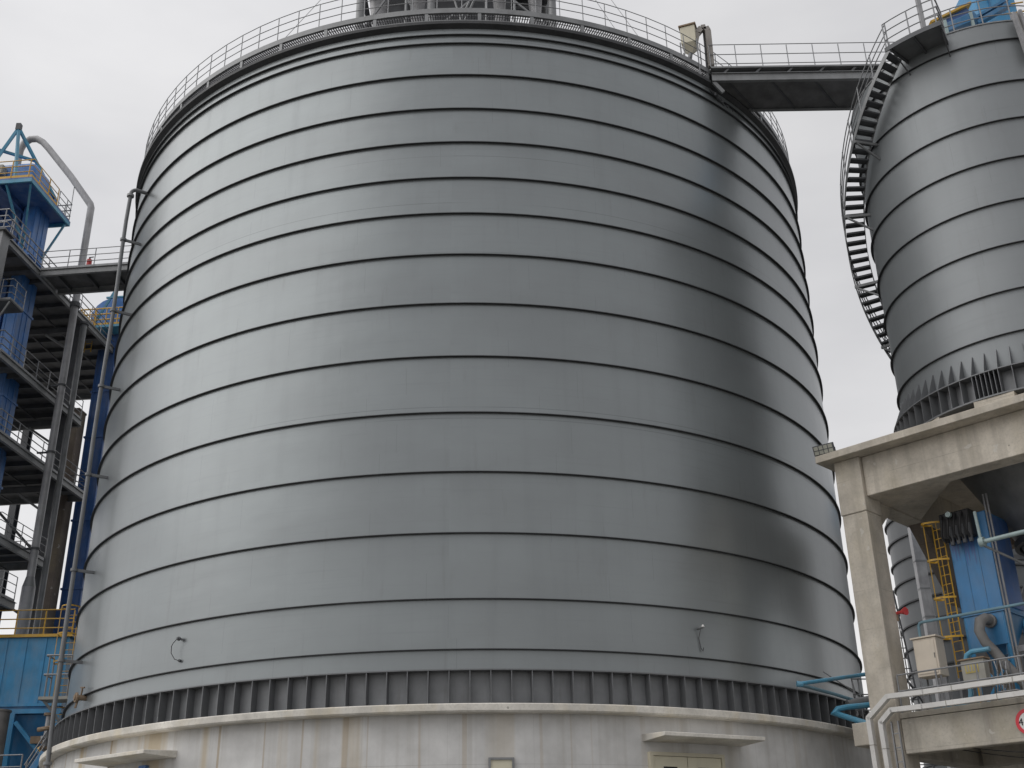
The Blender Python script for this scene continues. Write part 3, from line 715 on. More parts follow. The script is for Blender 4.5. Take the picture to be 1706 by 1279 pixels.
for i in range(11): MB().bar(UW(-17.0, 32.72, 2.2+i*.4), UW(-16.82, 32.72, 2.2+i*.4), .03, .03).build('rung', 'rail', lt)
ov = thing('overhead_cable', UW(-15.5, 32.9, 5.5), 'pair of thin dark cables sagging under the lower concrete beam', 'cable')
for k in (0, 1):
    m = MB(); pts = []
    for i in range(9):
        f = i/8; pts.append(UW(-15.35+6*f, 33.2+.25*k, 5.72-.42*math.sin(math.pi*f)*(1+.15*k)-.08*k))
    m.path(pts, .014, 6).build('cable', 'black', ov)

# height limit sign
sc = UW(-13.08, 32.93, 6.12)
sg = thing('height_sign', sc, 'round red-rimmed height limit sign on the lower concrete beam at the right edge', 'sign')
def disc(m, c, r0, r1, off, th_, n=40):
    vs = []; fs = []
    for o in (off, off+th_):
        for rr in (r0, r1):
            for k in range(n):
                a = 2*math.pi*k/n; vs.append(c+UD*(rr*math.cos(a))+V3((0, 0, rr*math.sin(a)))-WD*o)
    for k in range(n):
        k2 = (k+1) % n
        fs += [(k, k2, n+k2, n+k), (2*n+k, 2*n+k2, 3*n+k2, 3*n+k), (n+k, n+k2, 3*n+k2, 3*n+k), (k, k2, 2*n+k2, 2*n+k)]
    return m.add(vs, fs)
disc(MB(), sc, .002, .27, 0, .012).build('face', 'signwhite', sg)
disc(MB(), sc, .255, .35, .002, .016).build('rim', 'signred', sg)
def lettering(txt, size, org, parent, mat):
    cu = bpy.data.curves.new('lettering', 'FONT'); cu.body = txt; cu.size = size; cu.extrude = .004; cu.align_x = 'CENTER'; cu.align_y = 'CENTER'
    to = bpy.data.objects.new('lettering', cu); COL.objects.link(to); bpy.context.view_layer.update()
    me = bpy.data.meshes.new_from_object(to.evaluated_get(bpy.context.evaluated_depsgraph_get())); bpy.data.objects.remove(to)
    o = bpy.data.objects.new('lettering', me); COL.objects.link(o); me.materials.clear(); me.materials.append(M[mat])
    o.parent = parent
    Mx = Matrix((UD, V3((0, 0, 1)), -WD)).transposed().to_4x4(); Mx.translation = V3(org)-world_loc(parent); o.matrix_local = Mx
    return o
lettering('4.5m', .27, sc-WD*.018, sg, 'black')

# cabinets on the lower floor
cb = thing('control_cabinet', UW(-16.0, 33.7, 6.8), 'tall beige electrical cabinet on a steel stand beside the concrete column', 'cabinet')
MB().tbox(UW, (-16.36, 33.55, 7.84), (-15.62, 34.1, 8.98)).build('casing', 'beige', cb, bevel=.02)
MB().tbox(UW, (-16.3, 33.53, 7.92), (-15.68, 33.548, 8.9)).build('door', 'beige', cb, bevel=.004)
MB().tbox(UW, (-16.41, 33.5, 8.985), (-15.57, 34.15, 9.03)).build('rain_hood', 'beige', cb)
for u in (-16.32, -15.66):
    for w in (33.6, 34.05): MB().bar(UW(u, w, 6.8), UW(u, w, 7.838), .05).build('leg', 'rail', cb)
MB().tbox(UW, (-15.72, 33.515, 8.35), (-15.7, 33.53, 8.5)).build('handle', 'dark', cb)
eb = thing('junction_box', UW(-14.5, 33.5, 6.8), 'grey control box with a yellow label plate and bundled cables behind the railing', 'control box')
MB().tbox(UW, (-14.92, 33.42, 7.42), (-14.22, 33.75, 8.1)).build('casing', 'boxgrey', eb, bevel=.015)
MB().tbox(UW, (-14.97, 33.36, 8.102), (-14.17, 33.8, 8.14)).build('rain_hood', 'rust', eb)
MB().tbox(UW, (-14.8, 33.405, 7.72), (-14.4, 33.419, 8.0)).build('label_plate', 'plate_yellow', eb)
m = MB()
for i in range(4): m.tbox(UW, (-14.76+i*.09, 33.398, 7.76), (-14.71+i*.09, 33.404, 7.96))
m.build('indicator', 'boxgrey', eb)
MB().bar(UW(-14.57, 33.6, 6.8), UW(-14.57, 33.6, 7.42), .08).build('leg', 'yellow', eb)
for i in range(7):
    u = -14.12+i*.085; o = .05*math.sin(i*2.1)
    MB().path([UW(u, 33.7, 8.05-.02*i), UW(u+.04+o, 33.62, 7.7), UW(u+.02, 33.6, 7.3), UW(u-.05-o, 33.66, 6.82)], .022, 6).build('cable', 'rail' if i % 2 else 'dark', eb)

# blue service pipe from the cabinet
sp = thing('service_pipe', UW(-16.2, 33.8, 9.0), 'grey-blue conduit rising from the beige cabinet and running right', 'pipe')
MB().path([UW(-16.2, 33.8, 9.03), UW(-16.2, 33.8, 9.42), UW(-16.14, 33.8, 9.5), UW(-16.05, 33.8, 9.52), UW(UR, 33.8, 9.5)], .045, 8).build('pipe', 'conduit', sp)
wp = thing('water_pipe', UW(-15.4, 34.1, 6.8), 'light blue bent water pipe between the two electrical boxes', 'pipe')
MB().path([UW(-16.4, 34.2, 7.0), UW(-15.35, 34.2, 7.0), UW(-15.15, 34.2, 7.1), UW(-15.1, 34.2, 7.3), UW(-15.1, 34.2, 8.2), UW(-15.02, 34.2, 8.4), UW(-14.85, 34.2, 8.48), UW(-14.3, 34.2, 8.48)], .075, 10).build('pipe', 'bluepipe', wp)
MB().ring((UW(-15.1, 34.2, 0).x, UW(-15.1, 34.2, 0).y), .02, .12, 7.72, 7.82, 12).build('flange', 'grey_light', wp)

# dust collector
dc = thing('dust_collector', UW(-14.6, 35.6, 6.8), 'streaked azure dust collector with hopper on legs inside the concrete frame', 'dust collector')
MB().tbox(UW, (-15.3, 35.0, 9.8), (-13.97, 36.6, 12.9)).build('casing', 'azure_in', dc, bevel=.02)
m = MB()
for u in (-14.86, -14.42): m.tbox(UW, (u-.012, 34.985, 9.82), (u+.012, 34.999, 12.9))
m.build('seam', 'azure_dark', dc)
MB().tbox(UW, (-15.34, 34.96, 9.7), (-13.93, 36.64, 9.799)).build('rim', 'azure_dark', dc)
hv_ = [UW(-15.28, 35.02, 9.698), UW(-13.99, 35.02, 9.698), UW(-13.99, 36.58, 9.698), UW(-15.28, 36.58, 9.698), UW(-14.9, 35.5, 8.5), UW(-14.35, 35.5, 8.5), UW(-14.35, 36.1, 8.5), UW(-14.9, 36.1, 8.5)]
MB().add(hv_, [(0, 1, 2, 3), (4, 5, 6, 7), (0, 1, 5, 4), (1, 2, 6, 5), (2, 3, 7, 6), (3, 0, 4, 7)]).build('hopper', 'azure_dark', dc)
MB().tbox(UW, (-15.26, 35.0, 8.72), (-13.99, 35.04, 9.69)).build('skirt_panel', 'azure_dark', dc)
for u in (-15.22, -14.03):
    for w in (35.08, 36.5): MB().bar(UW(u, w, 6.8), UW(u, w, 9.699), .13).build('leg', 'azure', dc)
for a, b in (((-15.2, 6.9), (-14.1, 8.4)), ((-14.1, 6.9), (-15.2, 8.4))): MB().bar(UW(a[0], 35.16, a[1]), UW(b[0], 35.16, b[1]), .07).build('brace', 'azure', dc)
MB().tbox(UW, (-13.95, 35.1, 9.9), (-13.93, 36.5, 12.8)).build('side_panel', 'blue_dark', dc)
for u, w in ((-13.9, 34.95), (-13.8, 34.95)): MB().tube(UW(u, w, 6.8), UW(u, w, 13.4), .035, 8).build('drop_pipe', 'rail', dc)
MB().tbox(UW, (-15.32, 34.6, 12.1), (-14.3, 34.99, 12.98)).build('valve_block', 'black', dc, bevel=.05)
for k in range(5): MB().path([UW(-15.2+k*.22, 34.58, 12.9), UW(-15.15+k*.2, 34.4, 12.7-.05*k), UW(-15.25+k*.21, 34.45, 12.2), UW(-15.2+k*.2, 34.6, 12.0)], .035, 6).build('air_hose', 'black', dc)
MB().tube(UW(-14.9, 34.5, 12.85), UW(-14.9, 34.38, 12.85), .09, 12).build('gauge', 'mint', dc)
for k in range(4): MB().tube(UW(-15.0+k*.2, 34.62, 11.9), UW(-15.0+k*.2, 34.62, 12.5), .07, 10).build('valve', 'dark', dc)
# black drip streaks below the valve block
m = MB()
for k in range(10):
    u = -15.2+k*.1+random.uniform(-.03, .03); L = random.uniform(.25, .95); wd = random.uniform(.04, .075)
    m.add([UW(u-wd, 34.994, 12.1), UW(u+wd, 34.994, 12.1), UW(u+.008, 34.994, 12.1-L), UW(u-.008, 34.994, 12.1-L)], [(0, 1, 2, 3)])
m.build('grease_streak', 'blue_dark', dc)
ho = thing('flexible_hose', UW(-14.6, 34.7, 9.3), 'thick grey elbow hose running from the blue hopper to the floor', 'hose')
MB().path([UW(-14.45, 35.0, 9.45), UW(-14.47, 34.7, 9.5), UW(-14.55, 34.5, 9.4), UW(-14.6, 34.42, 9.1), UW(-14.5, 34.45, 8.75), UW(-14.3, 34.5, 8.45), UW(-14.1, 34.6, 8.05), UW(-13.75, 34.8, 7.5), UW(-13.4, 34.9, 6.95)], .15, 14).build('hose', 'duct', ho)
MB().tube(UW(-14.45, 34.9, 9.45), UW(-14.45, 35.0, 9.45), .21, 16).build('collar', 'duct', ho)

# caged ladders
def caged_ladder(name, p, q, out, side, label, cage=(0, 1), wd=.42, hoopr=.38, mat='yellow', nh=5):
    p, q = V3(p), V3(q); ax = (q-p); L = ax.length; ax.normalize(); out = V3(out).normalized(); side = V3(side).normalized()
    t = thing(name, p, label, 'ladder')
    for s_ in (-1, 1): MB().bar(p+side*s_*wd/2, q+side*s_*wd/2, .04, .025, out).build('stringer', mat, t)
    rg = None
    n = int(L/.3)
    for i in range(n):
        c = p+ax*(.2+i*.3)
        if rg is None: rg = MB().tube(c-side*wd/2, c+side*wd/2, .014, 6).build('rung', mat, t, origin=c)
        else: copy_of(rg, t, c)
    z0, z1 = L*cage[0], L*cage[1]; arcs = []
    for i in range(nh):
        c = p+ax*(z0+(z1-z0)*i/(nh-1)); pts = []
        for k in range(13):
            a = math.pi*k/12; pts.append(c+side*(math.cos(a)*hoopr)+out*(math.sin(a)*hoopr*1.6+.02))
        m = MB()
        for x, y in zip(pts, pts[1:]): m.bar(x, y, .012, .06, ax)
        m.bar(pts[0], c+side*wd/2, .012, .06, ax); m.bar(pts[-1], c-side*wd/2, .012, .06, ax)
        m.build('cage_hoop', mat, t); arcs.append(pts)
    for k in (2, 6, 10): MB().bar(arcs[0][k], arcs[-1][k], .03, .012, out).build('cage_strap', mat, t)
    return t
caged_ladder('caged_ladder', UW(-15.55, 34.9, 7.9), UW(-15.55, 34.9, 12.8), -WD-UD*.9, UD-WD*.2, 'yellow caged ladder in front of the blue dust collector inside the concrete frame', cage=(.25, 1), wd=.36, hoopr=.27, nh=4)

# pale green pipe with flange across the frame
mp = thing('process_pipe', UW(-13.8, 34, 11.6), 'pale green flanged pipe above the dust collector at the right edge', 'pipe')
MB().tube(UW(-13.75, 34.0, 11.62), UW(-9.5, 34.0, 11.7), .07, 12).build('pipe', 'mint', mp)
MB().tube(UW(-13.9, 34.0, 11.62), UW(-13.75, 34.0, 11.62), .15, 12).build('valve', 'mint', mp)
MB().tube(UW(-13.85, 34.0, 11.6), UW(-13.88, 34.0, 12.6), .05, 8).build('branch', 'mint', mp)
MB().tube(UW(-13.8, 34.05, 11.5), UW(-12.6, 35.2, 10.6), .04, 8).build('stay', 'grey', mp)
# pale metal chute below the cone
ch = thing('metal_chute', UW(-12.4, 37.7, 9.0), 'dark steel chute with clamp under the discharge cone', 'chute')
MB().path([UW(-12.43, 37.7, 9.5), UW(-12.43, 37.5, 8.9), UW(-12.8, 36.6, 7.9), UW(-13.0, 36.0, 7.2)], .42, 14).build('chute', 'grey', ch)
MB().bar(UW(-14.0, 35.3, 8.55), UW(-9.5, 35.3, 8.62), .14, .18).build('support_beam', 'grey_light', ch)
MB().tbox(UW, (-13.0, 34.3, 6.8), (-12.2, 34.9, 7.5)).build('motor', 'blue_dark', ch, bevel=.05)
fd = thing('tool_box', UW(-13.7, 33.7, 6.8), 'small pale box on the lower floor behind the cable trays', 'box')
MB().tbox(UW, (-13.95, 33.5, 6.8), (-13.45, 33.9, 7.08)).build('body', 'boxgrey', fd, bevel=.02)
MB().tbox(UW, (-13.98, 33.47, 7.082), (-13.42, 33.93, 7.11)).build('lid', 'grey_light', fd)
# red alarm horn on the back of the column
hn = thing('alarm_horn', UW(-16.85, 33.9, 9.9), 'small red alarm horn on the right side of the concrete column', 'horn')
d = (UD*.9-WD*.2).normalized(); p = UW(-16.87, 33.85, 9.95)
MB().tube(p, p+d*.16, .05, 10).tube(p+d*.16, p+d*.36, .05, 12, .13).build('bell', 'red', hn)
MB().bar(p-d*.0+V3((0, 0, -.25)), p+V3((0, 0, .05)), .05, .06).build('bracket', 'rust', hn)
MB().path([p+V3((0, 0, -.25))+UD*.02, UW(-16.84, 33.86, 8.2), UW(-16.84, 33.86, 6.82)], .018, 6).build('conduit', 'grey', hn)

# far silo behind the frame
az = R_(18.64)+math.asin(4.8/80); S3 = (80*math.sin(az), 80*math.cos(az))
s3 = thing('far_silo', (*S3, 0), 'distant grey hooped silo seen through the concrete frame', 'silo')
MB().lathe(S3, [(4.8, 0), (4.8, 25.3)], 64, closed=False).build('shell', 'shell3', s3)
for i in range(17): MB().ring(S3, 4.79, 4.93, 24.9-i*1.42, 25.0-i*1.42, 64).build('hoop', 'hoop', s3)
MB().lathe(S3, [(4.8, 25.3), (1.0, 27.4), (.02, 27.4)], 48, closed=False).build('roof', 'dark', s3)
guard_rail(s3, [PC(S3, 4.7, a, 25.3) for a in range(90, 290, 8)], every=1.4, toe=.2)
p = at_d(1541, 990, 72)
gp = thing('cable_post', (p.x, p.y, 0), 'light grey steel duct post in front of the distant silo', 'post')
MB().bar((p.x, p.y, 0), (p.x, p.y, at_d(1524, 878, 72).z), .62, .5).build('duct', 'grey_light', gp)
for k in range(6): z = 12+k*1.7; MB().obox((p.x, p.y, z), (.33, 0, 0), (0, .27, 0), (0, 0, .04)).build('joint', 'grey', gp)
# azure block seen high in the gap
p = at_d(1582, 818, 66)
ab = thing('blue_gallery', (p.x, p.y, 0), 'bright blue conveyor gallery glimpsed high between frame and cone', 'gallery')
MB().obox((p.x+.6, p.y+1, p.z), (1.8, -.4, .2), (.3, 1, 0), (0, 0, 1.1)).build('casing', 'azure', ab)
MB().bar((p.x-1.2, p.y-.3, p.z-.95), (p.x+2.4, p.y-1.1, p.z-.3), .1).bar((p.x+.2, p.y-.2, p.z-1.0), (p.x+.2, p.y-.2, p.z-.4), .08).build('hand_rail', 'dark', ab)
for dx in (-.8, 1.6): MB().bar((p.x+dx, p.y+1, 0), (p.x+dx, p.y+1, p.z-1.1), .35).build('leg', 'dark', ab)
# steel stair tower far behind, at the right edge
p = at_d(1700, 960, 62)
ft = thing('steel_trestle', (p.x, p.y, 0), 'dark steel trestle with rails behind the dust collector at the right edge', 'trestle')
for dx in (-.9, .9, 2.8): MB().bar((p.x+dx, p.y, 0), (p.x+dx, p.y, 21), .3).build('leg', 'dark', ft)
for z in (14.0, 17.5, 20.8):
    MB().bar((p.x-1.1, p.y, z), (p.x+3, p.y, z), .25).build('beam', 'dark', ft)
    guard_rail(ft, [(p.x-.9, p.y-.2, z+.13), (p.x+3, p.y-.2, z+.13)], 'dark', toe=0)
for za, zb in ((14, 17.5), (10, 14)): MB().bar((p.x-.9, p.y, za), (p.x+.9, p.y, zb), .14).build('brace', 'dark', ft)
# far stair seen beside the column
p = at_d(1507, 1075, 60)
fs = thing('far_stair', (p.x, p.y, 0), 'thin steel stair glimpsed beside the column in front of the distant silo', 'stair')
for dx in (-.35, .45): MB().bar((p.x+dx-.6, p.y, 16.0), (p.x+dx+.35, p.y-.2, 2.0), .07).build('stringer', 'dark', fs)
for i in range(22):
    z = 15.6-i*.5; f = (16-z)/14; MB().bar((p.x-.35-.6+f*.95, p.y-.2*f, z), (p.x+.45-.6+f*.95, p.y-.2*f, z), .05, .04).build('tread', 'dark', fs)
MB().path([(p.x-.6, p.y, 12.2), (p.x+.2, p.y, 11.0), (p.x+.9, p.y, 9.6)], .06, 6).build('hand_rail', 'dark', fs)

# pipes and landing between the silo base and the frame
vp = thing('aeration_pipe', at_d(1390, 1160, 38.5), 'light blue V-shaped pipes leaving the lower right of the large silo', 'pipe')
a = at_d(1331, 1139, 37.9); b = at_d(1470, 1119, 41.0); c = at_d(1470, 1182, 40.0)
MB().path([b, a], .065, 10).build('upper_pipe', 'bluepipe', vp)
MB().path([a-V3((0, 0, .02)), at_d(1390, 1156, 38.9), c], .055, 10).build('lower_pipe', 'conduit', vp)
MB().tube(a+V3((-.07, 0, .0)), a+V3((.12, 0, -.02)), .09, 10).build('elbow', 'bluepipe', vp)
up_ = thing('supply_pipe', at_d(1392, 1185, 38.6), 'short fat blue and grey pipes at the foot of the steel landing', 'pipe')
MB().path([at_d(1470, 1172, 39.6), at_d(1410, 1178, 38.9), at_d(1395, 1181, 38.8), at_d(1390, 1187, 38.8), at_d(1400, 1191, 38.8), at_d(1450, 1207, 38.6)], .09, 10).build('pipe', 'bluepipe', up_)
MB().tube(at_d(1412, 1174, 39.2), at_d(1470, 1162, 39.8), .15, 12).build('sleeve', 'grey', up_)
sl = thing('steel_landing', at_d(1436, 1195, 40.5), 'small grey steel landing with hand rails between silo base and concrete column', 'landing')
q0 = at_d(1428, 1200, 40.0); q1 = at_d(1475, 1200, 40.4); q2 = at_d(1430, 1196, 42.0); q3 = q1+(q2-q0)
for p_ in (q0, q1, q2, q3): p_.z = 6.9
MB().prism([q0, q1, q3, q2], V3((0, 0, -.1))).build('deck', 'grey', sl)
guard_rail(sl, [q2, q0, q1], levels=(1.5, 1.0, .5), height=1.5, every=.8, toe=.1)
MB().bar(q0+V3((0, 0, 1.1)), q0+V3((-.9, .0, 1.75)), .03).build('stay', 'rail', sl)
for k in range(6): MB().path([q0+V3((.15*k, .3, .05)), q0+V3((.12*k+.1, .4, .3+.05*(k % 3))), q0+V3((.2*k+.2, .5, .1))], .04, 6).build('hose', 'black', sl)

# ------------------------------------------------------------------ steel tower at the left
tw = thing('steel_tower', T(-3, 4, 0), 'dark multi-level steel platform tower at the left', 'steel tower')
def platform(z, h0, h1, v0, v1, edge='grey', deck='deck_dark', grid=1.3, dep=.34):
    o = MB(); o.tbox(T, (h0, v0, z), (h1, v1, z+.05)); pf = o.build('platform', deck, tw)
    for h in (h0, h1): MB().ibeam(T(h, v0, z-dep/2-.002), T(h, v1, z-dep/2-.002), dep, .16).build('edge_beam', edge, pf)
    for v in (v0, v1): MB().ibeam(T(h0+.09, v, z-dep/2-.01), T(h1-.09, v, z-dep/2-.01), dep-.02, .16).build('edge_beam', edge, pf)
    m = MB(); n = max(2, round((v1-v0)/grid))
    for i in range(1, n): v = v0+(v1-v0)*i/n; m.ibeam(T(h0+.09, v, z-.13), T(h1-.09, v, z-.13), .24, .12)
    m.build('joist', 'dark', pf)
    m = MB(); k = max(2, round((h1-h0)/1.9))
    for i in range(1, k): h = h0+(h1-h0)*i/k; m.bar(T(h, v0+.1, z-.28), T(h, v1-.1, z-.28), .08, .06)
    m.build('stringer', 'dark', pf)
    return pf
LV = [(31.8, -9, 0, -3.0, 15.0), (26.2, -8, 0, -2.0, 6.6), (22.5, -8, 0, -1.0, 8.2), (17.9, -8, 0, .6, 5.2)]
for z, h0, h1, v0, v1 in LV:
    platform(z, h0, h1, v0, v1)
    guard_rail(tw, [T(h0, v0+.05, z+.05), T(h1-.03, v0+.05, z+.05), T(h1-.03, v1-.05, z+.05)], every=1.25, toe=.12)
platform(14.4, -5, 1.9, -1.6, -.3)
guard_rail(tw, [T(-5, -1.55, 14.45), T(1.85, -1.55, 14.45), T(1.85, -.35, 14.45)], toe=.1)
guard_rail(tw, [T(-7.95, 5.15, 17.95), T(-.05, 5.15, 17.95)], toe=.1)
guard_rail(tw, [T(-7.95, 8.15, 22.55), T(-.05, 8.15, 22.55)], toe=.1)
for h, v, zt in ((-.32, 5.4, 31.4), (-7.6, 5.4, 31.4), (-7.6, -1.0, 31.4), (-7.6, 14.5, 31.4)):
    MB().ibeam(T(h, v, 0), T(h, v, zt), .5, .42, .03, up=TV).build('column', 'dark', tw)
for z in (31.0, 25.4, 21.7):
    MB().bar(T(-.3, 5.6, z-1.0), T(-.9, 7.0, z), .14).build('knee_brace', 'grey', tw)
    MB().bar(T(-.6, 5.4, z-1.1), T(-2.2, 5.4, z), .12).build('knee_brace', 'grey', tw)
    MB().ibeam(T(-.6, 5.4, z+.2), T(-7.4, 5.4, z+.2), .34, .18).build('tie_beam', 'dark', tw)
for za, zb in ((15.0, 17.6), (18.2, 22.2)):
    MB().bar(T(-.4, 5.2, za), T(-4.5, 5.2, zb), .12).build('brace', 'dark', tw)
# box column at the near left with its own little platform and balcony
m = MB().tbox(T, (-1.2, -4.1, 0), (.3, -3.45, 31.6)); m.build('box_column', 'grey', tw)
MB().tbox(T, (-1.3, -4.2, 31.602), (.45, -3.3, 31.7)).build('cap_plate', 'dark', tw)
guard_rail(tw, [T(-1.2, -4.1, 31.7), T(.4, -4.1, 31.7), T(.4, -2.0, 31.7)], every=.8, toe=0)
MB().tbox(T, (-.6, -3.44, 28.1), (.9, -2.2, 28.18)).build('balcony', 'dark', tw)
guard_rail(tw, [T(-.5, -3.4, 28.18), T(.88, -3.4, 28.18), T(.88, -2.2, 28.18)], every=.9, toe=.1)
MB().bar(T(.3, -3.4, 26.9), T(.88, -3.4, 28.05), .07).build('knee_brace', 'grey', tw)

# bucket elevators
def elevator(name, h0, h1, v0, v1, zt, mat, label, rings, z0=0.):
    t = thing(name, T((h0+h1)/2, (v0+v1)/2, z0), label, 'bucket elevator')
    MB().tbox(T, (h0, v0, z0), (h1, v1, zt)).build('casing', mat, t, bevel=.02)
    for z in rings: MB().tbox(T, (h0-.06, v0-.06, z), (h1+.06, v1+.06, z+.1)).build('flange', mat, t)
    m = MB()
    for h in (h0+.12, h1-.12): m.tbox(T, (h-.03, v0-.03, z0), (h+.03, v0-.002, zt))
    m.tbox(T, (h1+.002, (v0+v1)/2-.25, z0), (h1+.03, (v0+v1)/2-.2, zt)); m.tbox(T, (h1+.002, (v0+v1)/2+.2, z0), (h1+.03, (v0+v1)/2+.25, zt))
    m.build('corner_angle', mat, t)
    return t
e1 = elevator('bucket_elevator', -1.68, -.95, .35, 1.7, 36.6, 'blue', 'tall bright blue bucket elevator casing rising through the steel tower', (29.9, 25.0, 20.6, 33.0))
MB().tbox(T, (-2.7, .5, 20), (-1.9, 1.6, 36)).build('return_leg', 'blue_dark', e1)
e2 = elevator('bucket_elevator', -.92, .2, 9.0, 10.2, 33.2, 'blue_dark', 'dark blue bucket elevator between the concrete pier and the large silo', (26.2, 21.3, 17.5, 29.0))
# lower wide boot section and head of the second elevator
MB().tbox(T, (-1.05, 8.9, 8), (.3, 10.3, 16.4)).build('boot', 'blue_dark', e2)
hm = MB(); cx = [T(-1.6, 8.9, 33.6), T(1.0, 8.9, 33.6)]
poly = [T(-1.55, 8.8, 33.3)]+[T(-.15+1.4*math.cos(math.pi-k*math.pi/10), 8.8, 33.9+1.2*math.sin(k*math.pi/10)) for k in range(11)]+[T(1.25, 8.8, 33.3)]
MB().prism(poly, TV*1.6).build('head', 'blue', e2)
m = MB()
for h in (-.3, .6): m.tbox(T, (h-.04, 8.72, 33.3), (h+.04, 8.79, 34.9))
m.build('head_rib', 'blue_dark', e2)
MB().tbox(T, (-1.9, 8.0, 32.7), (1.9, 10.8, 32.85)).build('head_platform', 'teal', e2)
guard_rail(e2, [T(-1.85, 10.6, 32.85), T(-1.85, 8.05, 32.85), T(1.85, 8.05, 32.85)], 'yellow', every=.7, toe=.14, r=.03)
m = MB()
ap = T(.3, 8.6, 36.5)
for h, v in ((-1.0, 8.2), (1.1, 8.2), (.3, 10.2)): m.bar(T(h, v, 33.0), ap, .12)
m.bar(T(-.55, 8.38, 34.85), T(.6, 8.38, 34.85), .1); m.build('hoist_frame', 'teal', e2)
m = MB()
for k in range(7): m.tube(T(-1.2, 7.95, 31.3+k*.35), T(-.8, 7.95, 31.3+k*.35), .03, 6)
for h in (-1.2, -.8): m.tube(T(h, 7.95, 31.1), T(h, 7.95, 33.9), .03, 6)
m.build('ladder', 'yellow', e2)

# head of the first elevator
dh = thing('drive_platform', T(-2, 0, 35.9), 'blue drive platform with yellow rails and teal A-frame on top of the left tower', 'drive platform')
MB().tbox(T, (-6, -2.15, 36.0), (0, 2.15, 36.08)).build('deck', 'blue_dark', dh)
m = MB()
for v in (-2.15, 2.05): m.tbox(T, (-6, v, 35.8), (0, v+.1, 35.998))
for h in (-6, -.1): m.tbox(T, (h, -2.04, 35.8), (h+.1, 2.04, 35.998))
m.build('edge_beam', 'teal', dh)
m = MB()
for h in (-4.6, -3.2, -1.8): m.ibeam(T(h, -2.0, 35.86), T(h, 2.0, 35.86), .24, .14)
m.build('joist', 'blue_dark', dh)
for (h, v) in ((-.15, -1.9), (-.15, 1.9), (-1.4, -2.0)): MB().bar(T(h, v, 35.8), T(-1.0 if v > 0 else -1.3, .3 if v < 0 else 1.6, 33.4), .1).build('knee_brace', 'teal', dh)
guard_rail(dh, [T(-6, -2.1, 36.08), T(-.05, -2.1, 36.08), T(-.05, .6, 36.08)], 'yellow', every=.95, toe=.16, r=.026)
guard_rail(dh, [T(-.05, .75, 36.08), T(-.05, 2.1, 36.08), T(-3, 2.1, 36.08)], 'rail', every=.8, toe=.1)
MB().tbox(T, (-2.9, -.9, 36.5), (-.75, 1.0, 38.0)).build('head_casing', 'blue', dh, bevel=.25)
poly = [T(-2.6, 1.0, 36.4), T(-2.6, 1.0, 37.7), T(-2.6, 1.9, 37.5), T(-2.6, 2.2, 36.9), T(-2.6, 1.9, 36.3)]
MB().prism(poly, TH*1.75).build('head_cowl', 'blue', dh, bevel=.05)
MB().tbox(T, (-5.2, -1.2, 36.4), (-3.1, .2, 37.3)).build('gearbox', 'black', dh, bevel=.08)
MB().tube(T(-3.6, -.9, 37.3), T(-3.6, -.9, 38.3), .16, 12).build('breather', 'dark', dh)
MB().tbox(T, (-2.9, -1.4, 37.0), (-2.2, -.95, 37.6)).build('motor', 'boxgrey', dh, bevel=.06)
m = MB(); ap = T(-1.95, -1.1, 40.1)
for h, v, z in ((-1.25, -1.6, 36.3), (-.55, 1.2, 37.0), (-3.3, -1.6, 36.1), (-3.0, 1.2, 37.5)): m.bar(T(h, v, z), ap, .14)
m.bar(T(-2.75, -1.35, 38.6), T(-1.35, .0, 38.7), .13); m.build('hoist_frame', 'teal', dh)
MB().bar(ap-V3((0, 0, .15)), ap+V3((0, 0, .25)), .25).build('pulley_block', 'dark', dh)

# grey pipes and piers of the tower
vpipe = thing('vent_pipe', T(.6, 2.95, 0), 'thick grey vent pipe with a swan-neck bend above the left tower', 'pipe')
pts = [T(.6, 2.95, 16.4), T(.6, 2.95, 37.5), T(.52, 2.95, 37.72), T(-.9, 2.97, 39.7), T(-2.6, 3.0, 41.85), T(-3.0, 3.0, 42.3), T(-3.4, 3.0, 42.58), T(-3.8, 3.0, 42.6), T(-4.15, 3.0, 42.35), T(-4.3, 3.0, 41.9), T(-4.35, 3.0, 37)]
MB().path(pts, .19, 16).build('pipe', 'grey_light', vpipe)
MB().tube(T(.6, 2.95, 16.0), T(.6, 2.95, 16.5), .31, 16, .2).build('reducer', 'grey', vpipe)
MB().tube(T(.6, 2.95, 0), T(.6, 2.95, 16.0), .31, 16).build('lower_pipe', 'grey_light', vpipe)
MB().tube(T(.6, 2.95, 31.2), T(.6, 2.95, 31.45), .27, 16).build('flange', 'dark', vpipe)
for z in (22.9, 17.9, 26.6): MB().bar(T(-.1, 2.9, z), T(.62, 2.9, z), .08).ring((T(.6, 2.95, 0).x, T(.6, 2.95, 0).y), .19, .24, z-.05, z+.05, 14).build('bracket', 'dark', vpipe)
MB().tube(T(-.06, 2.08, 36.0), T(-.6, 2.95, 39.2), .025, 6).build('stay', 'grey', vpipe)
pp = thing('standpipe', T(.35, 4.6, 0), 'thinner capped grey standpipe just right of the thick vent pipe', 'pipe')
MB().tube(T(.4, 4.6, 0), T(.4, 4.6, 31.0), .15, 12).build('pipe', 'grey', pp)
MB().tube(T(.4, 4.6, 31.0), T(.4, 4.6, 31.12), .24, 12).build('cap', 'dark', pp)
pr = thing('concrete_pier', T(-.5, 8.3, 0), 'slender brown concrete pier beside the dark blue elevator', 'pier')
MB().tbox(T, (-1.42, 8.0, 0), (-.93, 8.8, 27.5)).build('shaft', 'concrete_brown', pr, bevel=.03)
MB().tbox(T, (-1.47, 7.95, 27.502), (-.925, 8.85, 27.62)).build('cap', 'concrete_brown', pr)

